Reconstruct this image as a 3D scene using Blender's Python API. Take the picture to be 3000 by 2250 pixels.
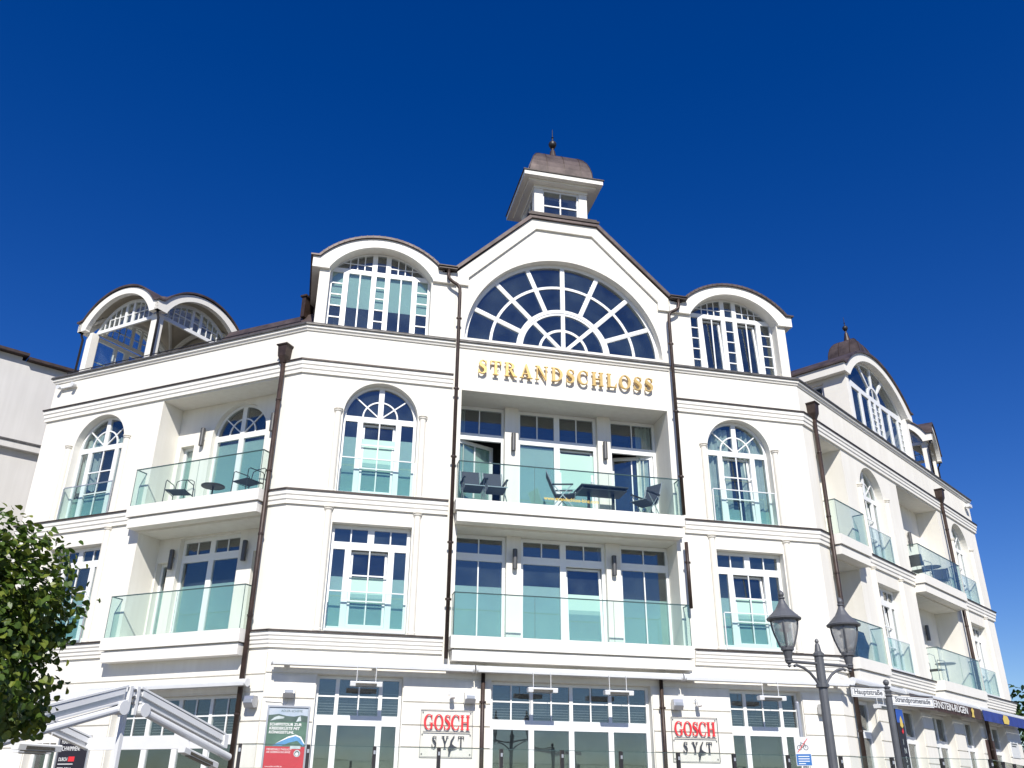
import bpy, math, random
from mathutils import Vector, Matrix
from mathutils.geometry import tessellate_polygon
random.seed(7)
R = math.radians
sc = bpy.context.scene
for o in list(bpy.data.objects):
    bpy.data.objects.remove(o)

# ------------------------------------------------------------------ camera
FPX, PITCH, ROLL, YAW = 2594.0, R(25.14), R(0.524), R(12.88)
CAM = Vector((-6.03, -20.0, 1.65))
f0 = Vector((math.sin(YAW), math.cos(YAW), 0)); r0 = Vector((math.cos(YAW), -math.sin(YAW), 0)); u0 = Vector((0, 0, 1))
fwd = f0*math.cos(PITCH) + u0*math.sin(PITCH); up = -f0*math.sin(PITCH) + u0*math.cos(PITCH)
right = r0*math.cos(ROLL) + up*math.sin(ROLL); up = -r0*math.sin(ROLL) + up*math.cos(ROLL)
cd = bpy.data.cameras.new('camera'); cam = bpy.data.objects.new('camera', cd); sc.collection.objects.link(cam)
cd.sensor_width = 36; cd.lens = FPX/3000*36; cd.clip_end = 2000; cd.clip_start = .05
M = Matrix((right, up, -fwd)).transposed().to_4x4(); M.translation = CAM
cam.matrix_world = M
sc.camera = cam
# ------------------------------------------------------------------ light
SUN_EL, SUN_AZ = R(41), R(-8)           # azimuth measured from -Y towards +X
sdir = Vector((math.sin(SUN_AZ)*math.cos(SUN_EL), -math.cos(SUN_AZ)*math.cos(SUN_EL), math.sin(SUN_EL)))
sl = bpy.data.lights.new('sun', 'SUN'); sl.energy = 4.2; sl.angle = R(.53); sl.color = (1, .955, .88)
so = bpy.data.objects.new('sun', sl); sc.collection.objects.link(so); so.location = (-10, -30, 40)
so.rotation_euler = (-sdir).to_track_quat('-Z', 'Y').to_euler()
w = bpy.data.worlds.new('World'); sc.world = w; w.use_nodes = True
wn = w.node_tree.nodes; wl = w.node_tree.links
bg = wn['Background']; bg.inputs['Strength'].default_value = .10
sky = wn.new('ShaderNodeTexSky'); sky.sky_type = 'NISHITA'; sky.sun_disc = False
sky.sun_elevation = SUN_EL; sky.sun_rotation = R(188)
sky.altitude = 0; sky.air_density = 1.0; sky.dust_density = .1; sky.ozone_density = 4.0
hs = wn.new('ShaderNodeHueSaturation'); hs.inputs['Hue'].default_value = .522; hs.inputs['Saturation'].default_value = 1.37; hs.inputs['Value'].default_value = .80
wl.new(sky.outputs[0], hs.inputs['Color']); wl.new(hs.outputs[0], bg.inputs['Color'])
sc.view_settings.view_transform = 'Standard'; sc.view_settings.look = 'None'
sc.view_settings.exposure = .46; sc.view_settings.gamma = 1; sc.view_settings.use_curve_mapping = False
sc.render.engine = 'CYCLES'
sc.cycles.transparent_max_bounces = 24

# ------------------------------------------------------------------ materials
def mat(name, col, rough=.6, metal=0., var=0., vscale=3., bump=0., bscale=60., spec=.5, col2=None):
    m = bpy.data.materials.new(name); m.use_nodes = True
    n = m.node_tree.nodes; l = m.node_tree.links; b = n['Principled BSDF']
    b.inputs['Base Color'].default_value = (*col, 1); b.inputs['Roughness'].default_value = rough
    b.inputs['Metallic'].default_value = metal; b.inputs['Specular IOR Level'].default_value = spec
    if var or bump or col2:
        tc = n.new('ShaderNodeTexCoord')
    if var or col2:
        nz = n.new('ShaderNodeTexNoise'); nz.inputs['Scale'].default_value = vscale; nz.inputs['Detail'].default_value = 6
        nz.inputs['Roughness'].default_value = .65
        l.new(tc.outputs['Object'], nz.inputs['Vector'])
        rp = n.new('ShaderNodeMapRange'); rp.inputs['From Min'].default_value = .35; rp.inputs['From Max'].default_value = .65
        l.new(nz.outputs[0], rp.inputs['Value'])
        mx = n.new('ShaderNodeMix'); mx.data_type = 'RGBA'; l.new(rp.outputs[0], mx.inputs[0])
        a = tuple(c*(1-var) for c in col); c2 = col2 or tuple(min(1, c*(1+var)) for c in col)
        mx.inputs[6].default_value = (*a, 1); mx.inputs[7].default_value = (*c2, 1)
        l.new(mx.outputs[2], b.inputs['Base Color'])
    if bump:
        n2 = n.new('ShaderNodeTexNoise'); n2.inputs['Scale'].default_value = bscale; n2.inputs['Detail'].default_value = 5
        l.new(tc.outputs['Object'], n2.inputs['Vector'])
        bp = n.new('ShaderNodeBump'); bp.inputs['Strength'].default_value = bump; bp.inputs['Distance'].default_value = .01
        l.new(n2.outputs[0], bp.inputs['Height']); l.new(bp.outputs[0], b.inputs['Normal'])
    return m

def glass(name, tint, ior=1.5, rough=0.0):
    m = bpy.data.materials.new(name); m.use_nodes = True
    n = m.node_tree.nodes; l = m.node_tree.links; n.remove(n['Principled BSDF'])
    t = n.new('ShaderNodeBsdfTransparent'); t.inputs[0].default_value = (*tint, 1)
    g = n.new('ShaderNodeBsdfGlossy'); g.inputs['Roughness'].default_value = rough
    fr = n.new('ShaderNodeFresnel'); ge = n.new('ShaderNodeNewGeometry')
    mr = n.new('ShaderNodeMapRange'); mr.inputs['To Min'].default_value = ior; mr.inputs['To Max'].default_value = 1/ior
    l.new(ge.outputs['Backfacing'], mr.inputs['Value']); l.new(mr.outputs[0], fr.inputs['IOR'])
    mx = n.new('ShaderNodeMixShader'); l.new(fr.outputs[0], mx.inputs[0]); l.new(t.outputs[0], mx.inputs[1]); l.new(g.outputs[0], mx.inputs[2])
    l.new(mx.outputs[0], n['Material Output'].inputs['Surface'])
    return m

def pane_haze(m, lo, hi, col, wav=.0035):  # pale diffuse film: dirt smears plus sky reflections put into the pane colour
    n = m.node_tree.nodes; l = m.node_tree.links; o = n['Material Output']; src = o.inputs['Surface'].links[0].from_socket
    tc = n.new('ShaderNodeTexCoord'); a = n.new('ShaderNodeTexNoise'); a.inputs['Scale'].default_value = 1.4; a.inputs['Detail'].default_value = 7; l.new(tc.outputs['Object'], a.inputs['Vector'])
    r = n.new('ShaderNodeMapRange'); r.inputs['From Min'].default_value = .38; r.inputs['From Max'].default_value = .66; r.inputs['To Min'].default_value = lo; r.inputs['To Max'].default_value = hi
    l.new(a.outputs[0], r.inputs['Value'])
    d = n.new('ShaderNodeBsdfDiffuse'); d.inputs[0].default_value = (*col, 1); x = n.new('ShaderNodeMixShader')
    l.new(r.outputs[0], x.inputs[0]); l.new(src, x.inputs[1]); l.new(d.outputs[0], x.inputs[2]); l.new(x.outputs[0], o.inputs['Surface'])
    g = [q for q in n if q.type == 'BSDF_GLOSSY'][0]
    b = n.new('ShaderNodeTexNoise'); b.inputs['Scale'].default_value = 1.1; l.new(tc.outputs['Object'], b.inputs['Vector'])
    bp = n.new('ShaderNodeBump'); bp.inputs['Strength'].default_value = 1; bp.inputs['Distance'].default_value = wav; l.new(b.outputs[0], bp.inputs['Height']); l.new(bp.outputs[0], g.inputs['Normal'])
    return m

def plaster(name, col, stain):
    # lime render: faint trowel mottling, vertical rain streaks, fine grain
    m = mat(name, col, .9, var=0, bump=.12, bscale=90)
    n = m.node_tree.nodes; l = m.node_tree.links; b = n['Principled BSDF']
    tc = n.new('ShaderNodeTexCoord')
    a = n.new('ShaderNodeTexNoise'); a.inputs['Scale'].default_value = .7; a.inputs['Detail'].default_value = 8
    l.new(tc.outputs['Object'], a.inputs['Vector'])
    mp = n.new('ShaderNodeMapping'); mp.inputs['Scale'].default_value = (5, 5, .35); l.new(tc.outputs['Object'], mp.inputs['Vector'])
    s = n.new('ShaderNodeTexNoise'); s.inputs['Scale'].default_value = 1.3; s.inputs['Detail'].default_value = 7; l.new(mp.outputs[0], s.inputs['Vector'])
    mu = n.new('ShaderNodeMath'); mu.operation = 'MULTIPLY'; l.new(a.outputs[0], mu.inputs[0]); l.new(s.outputs[0], mu.inputs[1])
    rp = n.new('ShaderNodeMapRange'); rp.inputs['From Min'].default_value = .16; rp.inputs['From Max'].default_value = .42
    l.new(mu.outputs[0], rp.inputs['Value'])
    mx = n.new('ShaderNodeMix'); mx.data_type = 'RGBA'; l.new(rp.outputs[0], mx.inputs[0])
    mx.inputs[6].default_value = (*stain, 1); mx.inputs[7].default_value = (*col, 1); l.new(mx.outputs[2], b.inputs['Base Color'])
    return m

MT = {}
MT['plaster'] = plaster('cream_plaster', (.82, .797, .73), (.75, .722, .65))
MT['plaster_white'] = mat('white_render', (.78, .76, .71), .85, var=.03, vscale=2, bump=.06)
MT['vault'] = mat('shaded_vault_plaster', (.50, .455, .38), .9, var=.05)  # shade inside the pavilions is put into this darker plaster colour
MT['trim'] = mat('white_painted_trim', (.81, .785, .72), .7, var=.025, vscale=4)
MT['stone'] = mat('cream_column_stone', (.76, .725, .645), .85, var=.04, vscale=4)
MT['frame'] = mat('white_window_frame', (.80, .81, .80), .35, var=.02, vscale=5)
MT['copper'] = mat('brown_copper', (.045, .028, .022), .5, .2, var=.35, vscale=5, bump=.1, bscale=20)
MT['copper_roof'] = mat('weathered_copper_roof', (.055, .040, .037), .5, .3, vscale=2.2, bump=.15, bscale=9, col2=(.125, .095, .088))
MT['cap'] = mat('dark_metal_capping', (.055, .042, .036), .5, .3, var=.35, vscale=6)
MT['cap_grey'] = mat('grey_metal_capping', (.10, .095, .09), .5, .35, var=.3, vscale=6)
MT['glass'] = pane_haze(glass('window_glass', (.885, .92, .92), 2.1), .012, .055, (.28, .38, .42))
MT['bglass'] = glass('green_balustrade_glass', (.90, .965, .95), 1.45)
MT['screen'] = glass('windscreen_glass', (.965, .978, .975), 1.35)
MT['clear'] = glass('clear_acrylic', (.97, .975, .975), 1.3)
MT['edge'] = mat('glass_edge', (.045, .085, .085), .3)
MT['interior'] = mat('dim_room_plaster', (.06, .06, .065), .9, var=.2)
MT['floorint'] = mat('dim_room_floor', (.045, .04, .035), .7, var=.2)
MT['gold'] = mat('gilded_metal', (.66, .46, .17), .38, .55, var=.12, vscale=8)
MT['gold_side'] = MT['gold']
MT['lampdark'] = mat('dark_grey_fixture', (.11, .11, .11), .45, .4, var=.1)
MT['steel'] = mat('grey_steel', (.20, .20, .20), .4, .6, var=.1)
MT['alu'] = mat('white_powder_coat', (.72, .73, .73), .35, .0, var=.03)
MT['awn'] = mat('pale_grey_awning_coat', (.60, .61, .61), .4, 0, var=.04)
MT['alu_grey'] = mat('brushed_aluminium', (.50, .51, .53), .35, .6, var=.06)
MT['lampgrey'] = mat('grey_lamp_paint', (.105, .11, .12), .45, .1, var=.15, bump=.05)
MT['dark'] = mat('dark_steel', (.03, .028, .03), .45, .3, var=.2)
MT['mesh'] = mat('charcoal_sling_fabric', (.045, .05, .065), .8, var=.15, vscale=30)
MT['chair_arm'] = mat('black_plastic', (.02, .022, .028), .45)
MT['chair_leg'] = mat('silver_tube', (.42, .44, .47), .35, .6)
MT['wood_dark'] = mat('dark_brown_seat', (.045, .03, .025), .5, var=.3)
MT['red'] = mat('red_print', (.72, .03, .04), .5)
MT['ink'] = mat('dark_print', (.035, .04, .05), .5)
MT['white_print'] = mat('white_print', (.82, .82, .8), .5)
MT['gold_print'] = mat('gold_print', (.70, .52, .12), .5)
MT['blue'] = mat('blue_print', (.03, .10, .42), .55, var=.1)
MT['blue_sign'] = mat('blue_sign_face', (.03, .16, .45), .5)
MT['brown_cloth'] = mat('brown_awning_cloth', (.06, .035, .032), .85, var=.15)
MT['blue_cloth'] = mat('blue_awning_cloth', (.025, .05, .23), .8, var=.15)
MT['navy'] = mat('navy_cover', (.012, .03, .075), .6, var=.3, vscale=3, bump=.4, bscale=6)
MT['curtain'] = mat('pale_green_curtain', (.52, .61, .56), .9, var=.12, vscale=6)
MT['poster_green'] = mat('poster_sea', (.06, .13, .095), .6, vscale=4, col2=(.10, .19, .14))
MT['poster_sky'] = mat('poster_sky', (.30, .40, .50), .6, vscale=2, col2=(.45, .50, .56))
MT['poster_hill'] = mat('poster_hills', (.05, .09, .08), .6, vscale=5, col2=(.09, .14, .12))
MT['poster_cliff'] = mat('poster_chalk', (.48, .55, .55), .6, var=.15, vscale=9)
MT['poster_boat'] = mat('poster_boat', (.10, .28, .50), .6, var=.2, vscale=6)
MT['poster_black'] = mat('poster_black', (.018, .016, .024), .5)
MT['poster_red'] = mat('poster_red', (.50, .025, .045), .55, var=.08, vscale=5)
MT['paving'] = mat('pale_paving', (.15, .138, .118), .85, var=.12, vscale=.8, bump=.1)
MT['terrace'] = mat('terrace_stone', (.17, .157, .135), .8, var=.1, vscale=1.5)
MT['sand'] = mat('pale_ground', (.13, .118, .095), .9, var=.12, vscale=.2)
MT['bark'] = mat('bark', (.07, .055, .04), .9, var=.3, vscale=12, bump=.6, bscale=18)
MT['neigh'] = plaster('grey_white_render', (.60, .585, .555), (.54, .525, .495))
MT['element'] = mat('heater_element', (.16, .14, .11), .35, .7, var=.3, vscale=30)
MT['bulb'] = mat('lamp_insert', (.32, .33, .34), .35, .3)
MT['lampglass'] = glass('lantern_glass', (.80, .81, .82), 1.6, .08)
_n = MT['lampglass'].node_tree; _o = _n.nodes['Material Output']; _f = _o.inputs['Surface'].links[0].from_socket
_d = _n.nodes.new('ShaderNodeBsdfDiffuse'); _d.inputs[0].default_value = (.66, .67, .67, 1); _x = _n.nodes.new('ShaderNodeMixShader'); _x.inputs[0].default_value = .30
_n.links.new(_f, _x.inputs[1]); _n.links.new(_d.outputs[0], _x.inputs[2]); _n.links.new(_x.outputs[0], _o.inputs['Surface'])

def leafmat(name, a, b):
    m = mat(name, a, .45, vscale=2.5, col2=b)
    n = m.node_tree.nodes; l = m.node_tree.links; p = n['Principled BSDF']
    tr = n.new('ShaderNodeBsdfTranslucent'); mx = n.new('ShaderNodeMixShader'); mx.inputs[0].default_value = .28
    cc = [k for k in l if k.to_socket == p.inputs['Base Color']][0].from_socket
    l.new(cc, tr.inputs[0]); l.new(p.outputs[0], mx.inputs[1]); l.new(tr.outputs[0], mx.inputs[2])
    l.new(mx.outputs[0], n['Material Output'].inputs['Surface'])
    return m
MT['leaf'] = leafmat('linden_leaf', (.045, .095, .014), (.105, .165, .022))
MT['leaf2'] = leafmat('linden_leaf_yellow', (.13, .19, .022), (.22, .25, .04))
MT['bush'] = leafmat('far_leaf', (.025, .055, .012), (.06, .11, .02))

def blindmat(name, col):
    m = mat(name, col, .8); n = m.node_tree.nodes; l = m.node_tree.links; p = n['Principled BSDF']
    tc = n.new('ShaderNodeTexCoord'); wv = n.new('ShaderNodeTexWave'); wv.wave_type = 'BANDS'; wv.bands_direction = 'Z'
    wv.inputs['Scale'].default_value = 26; l.new(tc.outputs['Object'], wv.inputs['Vector'])
    bp = n.new('ShaderNodeBump'); bp.inputs['Strength'].default_value = .35; bp.inputs['Distance'].default_value = .004
    l.new(wv.outputs[0], bp.inputs['Height']); l.new(bp.outputs[0], p.inputs['Normal'])
    return m
MT['blind'] = blindmat('pleated_blind', (.43, .63, .56))
MT['slat'] = mat('grey_venetian_slat', (.17, .18, .19), .5, var=.1)

# ------------------------------------------------------------------ frames: local (u, depth inwards, z) -> world
class Frame:
    def __init__(s, O, X, Y): s.O, s.X, s.Y = Vector(O), Vector(X), Vector(Y)
    def __call__(s, p): return s.O + s.X*p[0] + s.Y*p[1] + Vector((0, 0, p[2]))
HW = 6.68; AL, AR = R(36.2), R(34.5)
FC = Frame((0, 0, 0), (1, 0, 0), (0, 1, 0))
FL = Frame((-HW, 0, 0), (math.cos(AL), -math.sin(AL), 0), (math.sin(AL), math.cos(AL), 0))     # u is negative to the left
FR = Frame((HW, 0, 0), (math.cos(AR), math.sin(AR), 0), (-math.sin(AR), math.cos(AR), 0))
LEND, REND = 8.47, 14.45

# ------------------------------------------------------------------ mesh builder
class MB:
    def __init__(s, F=FC): s.F = F; s.v = []; s.f = []; s.m = []; s.mi = 0
    def add(s, vs, fs):
        b = len(s.v); s.v += [s.F(p) for p in vs]; s.f += [tuple(b+i for i in f) for f in fs]; s.m += [s.mi]*len(fs); return s
    def box(s, x0, x1, y0, y1, z0, z1):
        v = [(x, y, z) for z in (z0, z1) for y in (y0, y1) for x in (x0, x1)]
        return s.add(v, [(0, 2, 3, 1), (4, 5, 7, 6), (0, 1, 5, 4), (2, 6, 7, 3), (0, 4, 6, 2), (1, 3, 7, 5)])
    def prism(s, outer, holes=(), y0=0., y1=.1):
        loops = [list(outer)] + [list(h) for h in holes]
        # orientation: outer counter-clockwise in (x, z), holes clockwise
        out = []
        for i, lp in enumerate(loops):
            ar = sum(a[0]*b[1]-b[0]*a[1] for a, b in zip(lp, lp[1:]+lp[:1]))
            if (ar > 0) != (i == 0): lp = lp[::-1]
            out.append(lp)
        tris = tessellate_polygon([[Vector((x, z, 0)) for x, z in lp] for lp in out])
        flat = [p for lp in out for p in lp]; n = len(flat)
        vs = [(x, y0, z) for x, z in flat] + [(x, y1, z) for x, z in flat]
        fs = []
        for t in tris:
            a, b, c = (flat[i] for i in t)
            ccw = (b[0]-a[0])*(c[1]-a[1])-(b[1]-a[1])*(c[0]-a[0]) > 0
            t = tuple(t) if ccw else tuple(t)[::-1]
            fs.append(t); fs.append(tuple(n+i for i in t[::-1]))
        k = 0
        for lp in out:
            m = len(lp)
            for i in range(m):
                a, b = k+i, k+(i+1) % m
                fs.append((b, a, n+a, n+b))
            k += m
        return s.add(vs, fs)
    def tube(s, pts, r, n=8):
        pts = [Vector(p) for p in pts]; rs = r if isinstance(r, (list, tuple)) else [r]*len(pts)
        vs = []; fs = []; N = len(pts); ref = None
        for i, p in enumerate(pts):
            t = (pts[min(i+1, N-1)]-pts[max(i-1, 0)]).normalized()
            if ref is None: ref = Vector((0, 0, 1)) if abs(t.z) < .9 else Vector((1, 0, 0))
            a = (ref - t*ref.dot(t))
            if a.length < 1e-4: a = Vector((0, 1, 0)) - t*t.y
            a.normalize(); b = t.cross(a); ref = a
            vs += [tuple(p + (a*math.cos(2*math.pi*k/n) + b*math.sin(2*math.pi*k/n))*rs[i]) for k in range(n)]
        for i in range(N-1):
            for k in range(n):
                q = (k+1) % n; fs.append((i*n+k, i*n+q, (i+1)*n+q, (i+1)*n+k))
        fs.append(tuple(range(n))[::-1]); fs.append(tuple((N-1)*n+k for k in range(n)))
        return s.add(vs, fs)
    def lathe(s, prof, cx=0, cy=0, n=16, square=False):
        vs = []; fs = []
        for r, z in prof:
            for k in range(n):
                a = 2*math.pi*(k+.5)/n; q = 1
                if square:
                    q = 1/max(abs(math.cos(a)), abs(math.sin(a)))
                vs.append((cx+r*q*math.cos(a), cy+r*q*math.sin(a), z))
        for i in range(len(prof)-1):
            for k in range(n):
                q = (k+1) % n; fs.append((i*n+k, i*n+q, (i+1)*n+q, (i+1)*n+k))
        fs.append(tuple(range(n))[::-1]); fs.append(tuple((len(prof)-1)*n+k for k in range(n)))
        return s.add(vs, fs)
    def sweep(s, path, prof):
        """prof: closed polygon of (outward, z); path: world plan points, outward lies to the right of travel"""
        P = [Vector((p[0], p[1])) for p in path]; N = len(P); nrm = []
        for i in range(N):
            d = []
            if i > 0: d.append((P[i]-P[i-1]).normalized())
            if i < N-1: d.append((P[i+1]-P[i]).normalized())
            ns = [Vector((q.y, -q.x)) for q in d]
            m = ns[0] if len(ns) == 1 else (ns[0]+ns[1]) / (1+ns[0].dot(ns[1]))
            nrm.append(m)
        n = len(prof); vs = []
        for i in range(N):
            vs += [(P[i].x+nrm[i].x*o, P[i].y+nrm[i].y*o, z) for o, z in prof]
        fs = []
        for i in range(N-1):
            for k in range(n):
                q = (k+1) % n; fs.append((i*n+k, (i+1)*n+k, (i+1)*n+q, i*n+q))
        for t in tessellate_polygon([[Vector((a, b, 0)) for a, b in prof]]):
            fs.append(tuple(t)); fs.append(tuple((N-1)*n+i for i in t[::-1]))
        return s.add(vs, fs)
    def build(s, name, mats, parent=None, smooth=False):
        rt = Vector((0, 0, 0)); p = parent
        while p: rt += p.location; p = p.parent
        me = bpy.data.meshes.new(name); me.from_pydata([tuple(v-rt) for v in s.v], [], s.f)
        for m in (mats if isinstance(mats, (list, tuple)) else [mats]): me.materials.append(MT[m] if isinstance(m, str) else m)
        if s.mi or any(s.m): me.polygons.foreach_set('material_index', s.m)
        if smooth: me.polygons.foreach_set('use_smooth', [True]*len(me.polygons))
        me.update()
        o = bpy.data.objects.new(name, me); sc.collection.objects.link(o)
        if parent: o.parent = parent
        return o

def thing(name, label, cat, loc=(0, 0, 0), group=None):
    o = bpy.data.objects.new(name, None); sc.collection.objects.link(o); o.location = loc; o.empty_display_size = .2
    return tag(o, label, cat, group)
def tag(o, label, cat, group=None):
    o['label'] = label; o['category'] = cat
    if group: o['group'] = group
    return o
def struct(o): o['kind'] = 'structure'; return o

def rect(x0, x1, z0, z1): return [(x0, z0), (x1, z0), (x1, z1), (x0, z1)]
def arc(cx, cz, r, a0, a1, n): return [(cx+r*math.cos(R(a0+(a1-a0)*i/n)), cz+r*math.sin(R(a0+(a1-a0)*i/n))) for i in range(n+1)]
def archpoly(cx, hw, z0, zs, n=24): return [(cx-hw, z0), (cx+hw, z0)] + arc(cx, zs, hw, 0, 180, n)
def segarc(x0, x1, zs, za, n=24):
    """shallow arc from (x1,zs) over apex za to (x0,zs)"""
    h = (x1-x0)/2; sg = za-zs; r = (h*h+sg*sg)/(2*sg); a = math.degrees(math.asin(min(1, h/r)))
    if sg > h: a = 180-a
    return arc((x0+x1)/2, za-r, r, 90-a, 90+a, n)
def segpoly(x0, x1, z0, zs, za, n=24): return [(x0, z0), (x1, z0)] + segarc(x0, x1, zs, za, n)
def text(s, size, name, m, parent, F, u, y, z, extrude=.004, align='LEFT', sx=1., shear=0., bold=.0):
    cu = bpy.data.curves.new(name, 'FONT'); cu.body = s; cu.size = size; cu.extrude = extrude; cu.align_x = align; cu.resolution_u = 3; cu.shear = shear; cu.offset = bold*size
    t = bpy.data.objects.new(name, cu); sc.collection.objects.link(t); bpy.context.view_layer.update()
    me = bpy.data.meshes.new_from_object(t.evaluated_get(bpy.context.evaluated_depsgraph_get()))
    b = MB(F); b.add([(u+v.co.x*sx, y-v.co.z, z+v.co.y) for v in me.vertices], [tuple(p.vertices) for p in me.polygons])
    bpy.data.objects.remove(t); bpy.data.curves.remove(cu); bpy.data.meshes.remove(me)
    return b.build(name, m, parent)

# ================================================================== SETTING
b = MB(); b.box(-400, 400, -400, 400, -.3, 0); struct(b.build('ground', 'sand'))
b = MB(); b.box(-60, 60, -34, -3.9, .0, .004); b.f = b.f[1:2]; b.m = b.m[1:2]; struct(b.build('promenade', 'paving'))
# raised terrace in front of the hotel
def P2(F, u, d): q = F((u, d, 0)); return (q.x, q.y)
TERR = [P2(FL, -9.5, -6.5), (-7.6, -4.6), (8.6, -3.6), P2(FR, 15.5, -3.2), P2(FR, 15.5, .2), (HW, .2), (-HW, .2), P2(FL, -9.5, .2)]
def slab(poly, z0, z1, name, m, parent=None):
    b = MB(); n = len(poly); ar = sum(p[0]*q[1]-q[0]*p[1] for p, q in zip(poly, poly[1:]+poly[:1]))
    if ar < 0: poly = poly[::-1]
    tr = tessellate_polygon([[Vector((x, y, 0)) for x, y in poly]]); fs = []
    for t in tr:
        a, c, d = (poly[i] for i in t)
        if (c[0]-a[0])*(d[1]-a[1])-(c[1]-a[1])*(d[0]-a[0]) < 0: t = t[::-1]
        fs.append(tuple(n+i for i in t)); fs.append(tuple(t)[::-1])
    fs += [(i, (i+1) % n, n+(i+1) % n, n+i) for i in range(n)]
    b.add([(x, y, z0) for x, y in poly] + [(x, y, z1) for x, y in poly], fs)
    return b.build(name, m, parent)
struct(slab(TERR, .004, .9, 'terrace', 'terrace'))

# ================================================================== HOTEL
hotel = thing('hotel_building', 'large cream hotel with arched windows, glass balconies, gable and copper cupola', 'building')
PL = FL((-LEND, 0, 0)); PR = FR((REND, 0, 0)); OL2 = (-HW, 0); OR2 = (HW, 0)
PLb = FL((-LEND, 9, 0)); PRb = FR((REND, 9, 0))
WX = 4.71                                  # window axis of the two centre bays
GZ = 12.47                                 # centre of the fan window

# ---- walls with real openings
gable = [(-HW, .3), (HW, .3), (HW, 12.28), (3.0, 12.28), (3.0, 14.39), (.94, 16.44), (-.94, 16.44), (-3.0, 14.39), (-3.0, 12.28), (-HW, 12.28)]
holes = [arc(0, GZ, 2.73, 0, 180, 48), rect(-2.75, 2.75, 8.0, 10.97), rect(-2.75, 2.75, 4.88, 7.44), rect(-1.86, 1.86, .9, 4.02)]
for s in (-1, 1):
    holes += [archpoly(s*WX, .90, 8.03, 10.02), rect(s*WX-.91, s*WX+.91, 4.92, 7.34), rect(s*WX-.91, s*WX+.91, .9, 4.02)]
MB().prism(gable, holes, 0, .3).build('wall', 'plaster', hotel)
LWX = -6.32
MB(FL).prism(rect(-LEND, 0, .3, 12.28), [archpoly(LWX, .87, 8.03, 10.02), rect(LWX-.87, LWX+.87, 4.92, 7.30), rect(-4.29, -.55, 8.0, 10.95), rect(-4.29, -.55, 4.88, 7.44),
    rect(-4.05, -.58, .9, 3.62), rect(-6.5, -5.55, .9, 2.72)], 0, .3).build('wall', 'plaster', hotel)
RWX = (4.38, 12.3)
rh = []
for x in RWX: rh += [archpoly(x, .87, 8.03, 10.02), rect(x-.87, x+.87, 4.92, 7.30)]
for x0, x1 in ((.62, 2.42), (6.6, 10.3)): rh += [rect(x0, x1, 8.0, 10.95), rect(x0, x1, 4.88, 7.44)]
RG = ((.66, 2.1), (3.5, 5.15), (6.0, 7.7), (8.6, 10.15), (11.2, 12.9))
for x0, x1 in RG: rh.append(rect(x0, x1, .9, 4.0))
MB(FR).prism(rect(0, REND, .3, 12.28), rh, 0, .3).build('wall', 'plaster', hotel)
# end and rear walls, floors, inner core
MB(FL).box(-LEND, -LEND+.3, .301, 9, .3, 12.28).build('wall', 'plaster', hotel)
MB(FR).box(REND-.3, REND, .301, 9, .3, 12.28).build('wall', 'plaster', hotel)
b = MB(); q0, q1 = PRb, PLb
b.add([(q0.x, q0.y, .3), (q1.x, q1.y, .3), (q1.x, q1.y, 12.28), (q0.x, q0.y, 12.28), (q0.x, q0.y-.3, .3), (q1.x, q1.y-.3, .3), (q1.x, q1.y-.3, 12.28), (q0.x, q0.y-.3, 12.28)],
      [(0, 1, 2, 3), (5, 4, 7, 6), (3, 2, 6, 7), (1, 0, 4, 5), (0, 3, 7, 4), (2, 1, 5, 6)]); b.build('wall', 'plaster', hotel)
def inset(d0, dl, dr):
    """plan polygon of the building at depth d0 behind the fronts"""
    a, c = FL((-LEND+.31, d0, 0)), FR((REND-.31, d0, 0)); k = d0*math.tan(AL/2); k2 = d0*math.tan(AR/2)
    return [(a.x, a.y), (-HW+k, d0), (HW-k2, d0), (c.x, c.y)] + [tuple(FR((REND-.31, 8.6, 0)).xy), tuple(FL((-LEND+.31, 8.6, 0)).xy)]
for z0, z1 in ((.5, .95), (4.45, 4.86), (7.5, 7.98), (11.35, 12.0)):
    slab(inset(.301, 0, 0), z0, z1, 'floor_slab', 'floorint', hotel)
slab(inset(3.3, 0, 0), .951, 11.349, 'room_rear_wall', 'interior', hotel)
# party walls between the rooms
for F, us in ((FC, (-6.2, -2.9, 2.9, 6.2)), (FL, (-8.0, -5.0)), (FR, (2.9, 6.2, 10.6, 13.8))):
    for u in us:
        for z0, z1 in ((.951, 4.449), (4.861, 7.499), (7.981, 11.349)):
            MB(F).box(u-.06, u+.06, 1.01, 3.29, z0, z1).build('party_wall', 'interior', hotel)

# ---- cornices (stepped mouldings with dark metal drip caps)
def corn(z0, z1, st=3):
    p = [(-.02, z0)]; h = (z1-z0)/st
    for i in range(st):
        o = .05 + .024*i
        p += [(o, z0+h*i), (o, z0+h*(i+1)-.03 if i < st-1 else z1)]
    return p + [(-.02, z1)]
def cap(z, o): return [(-.02, z), (o-.006, z), (o-.006, z-.010), (o, z-.010), (o, z+.027), (-.02, z+.04)]
def cornice(path, z0, z1, st=3):
    c = MB().sweep(path, corn(z0, z1, st)).build('cornice', 'trim', hotel)
    MB().sweep(path, cap(z1+.001, .05+.024*(st-1)+.03)).build('cornice_capping', 'cap', c)
def parapet(path):
    pr = [(-.05, 12.16), (.03, 12.16), (.045, 12.2), (.075, 12.22), (.075, 12.27), (-.3, 12.27), (-.3, 12.16)]
    c = MB().sweep(path, [(-.001, 12.15), (.03, 12.15), (.045, 12.19), (.08, 12.215), (.08, 12.281), (-.001, 12.281)]).build('parapet_moulding', 'trim', hotel)
    MB().sweep(path, [(-.33, 12.282), (.12, 12.282), (.12, 12.315), (.10, 12.35), (-.33, 12.37)]).build('parapet_capping', 'cap_grey', c)
SX = 2.99
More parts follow.
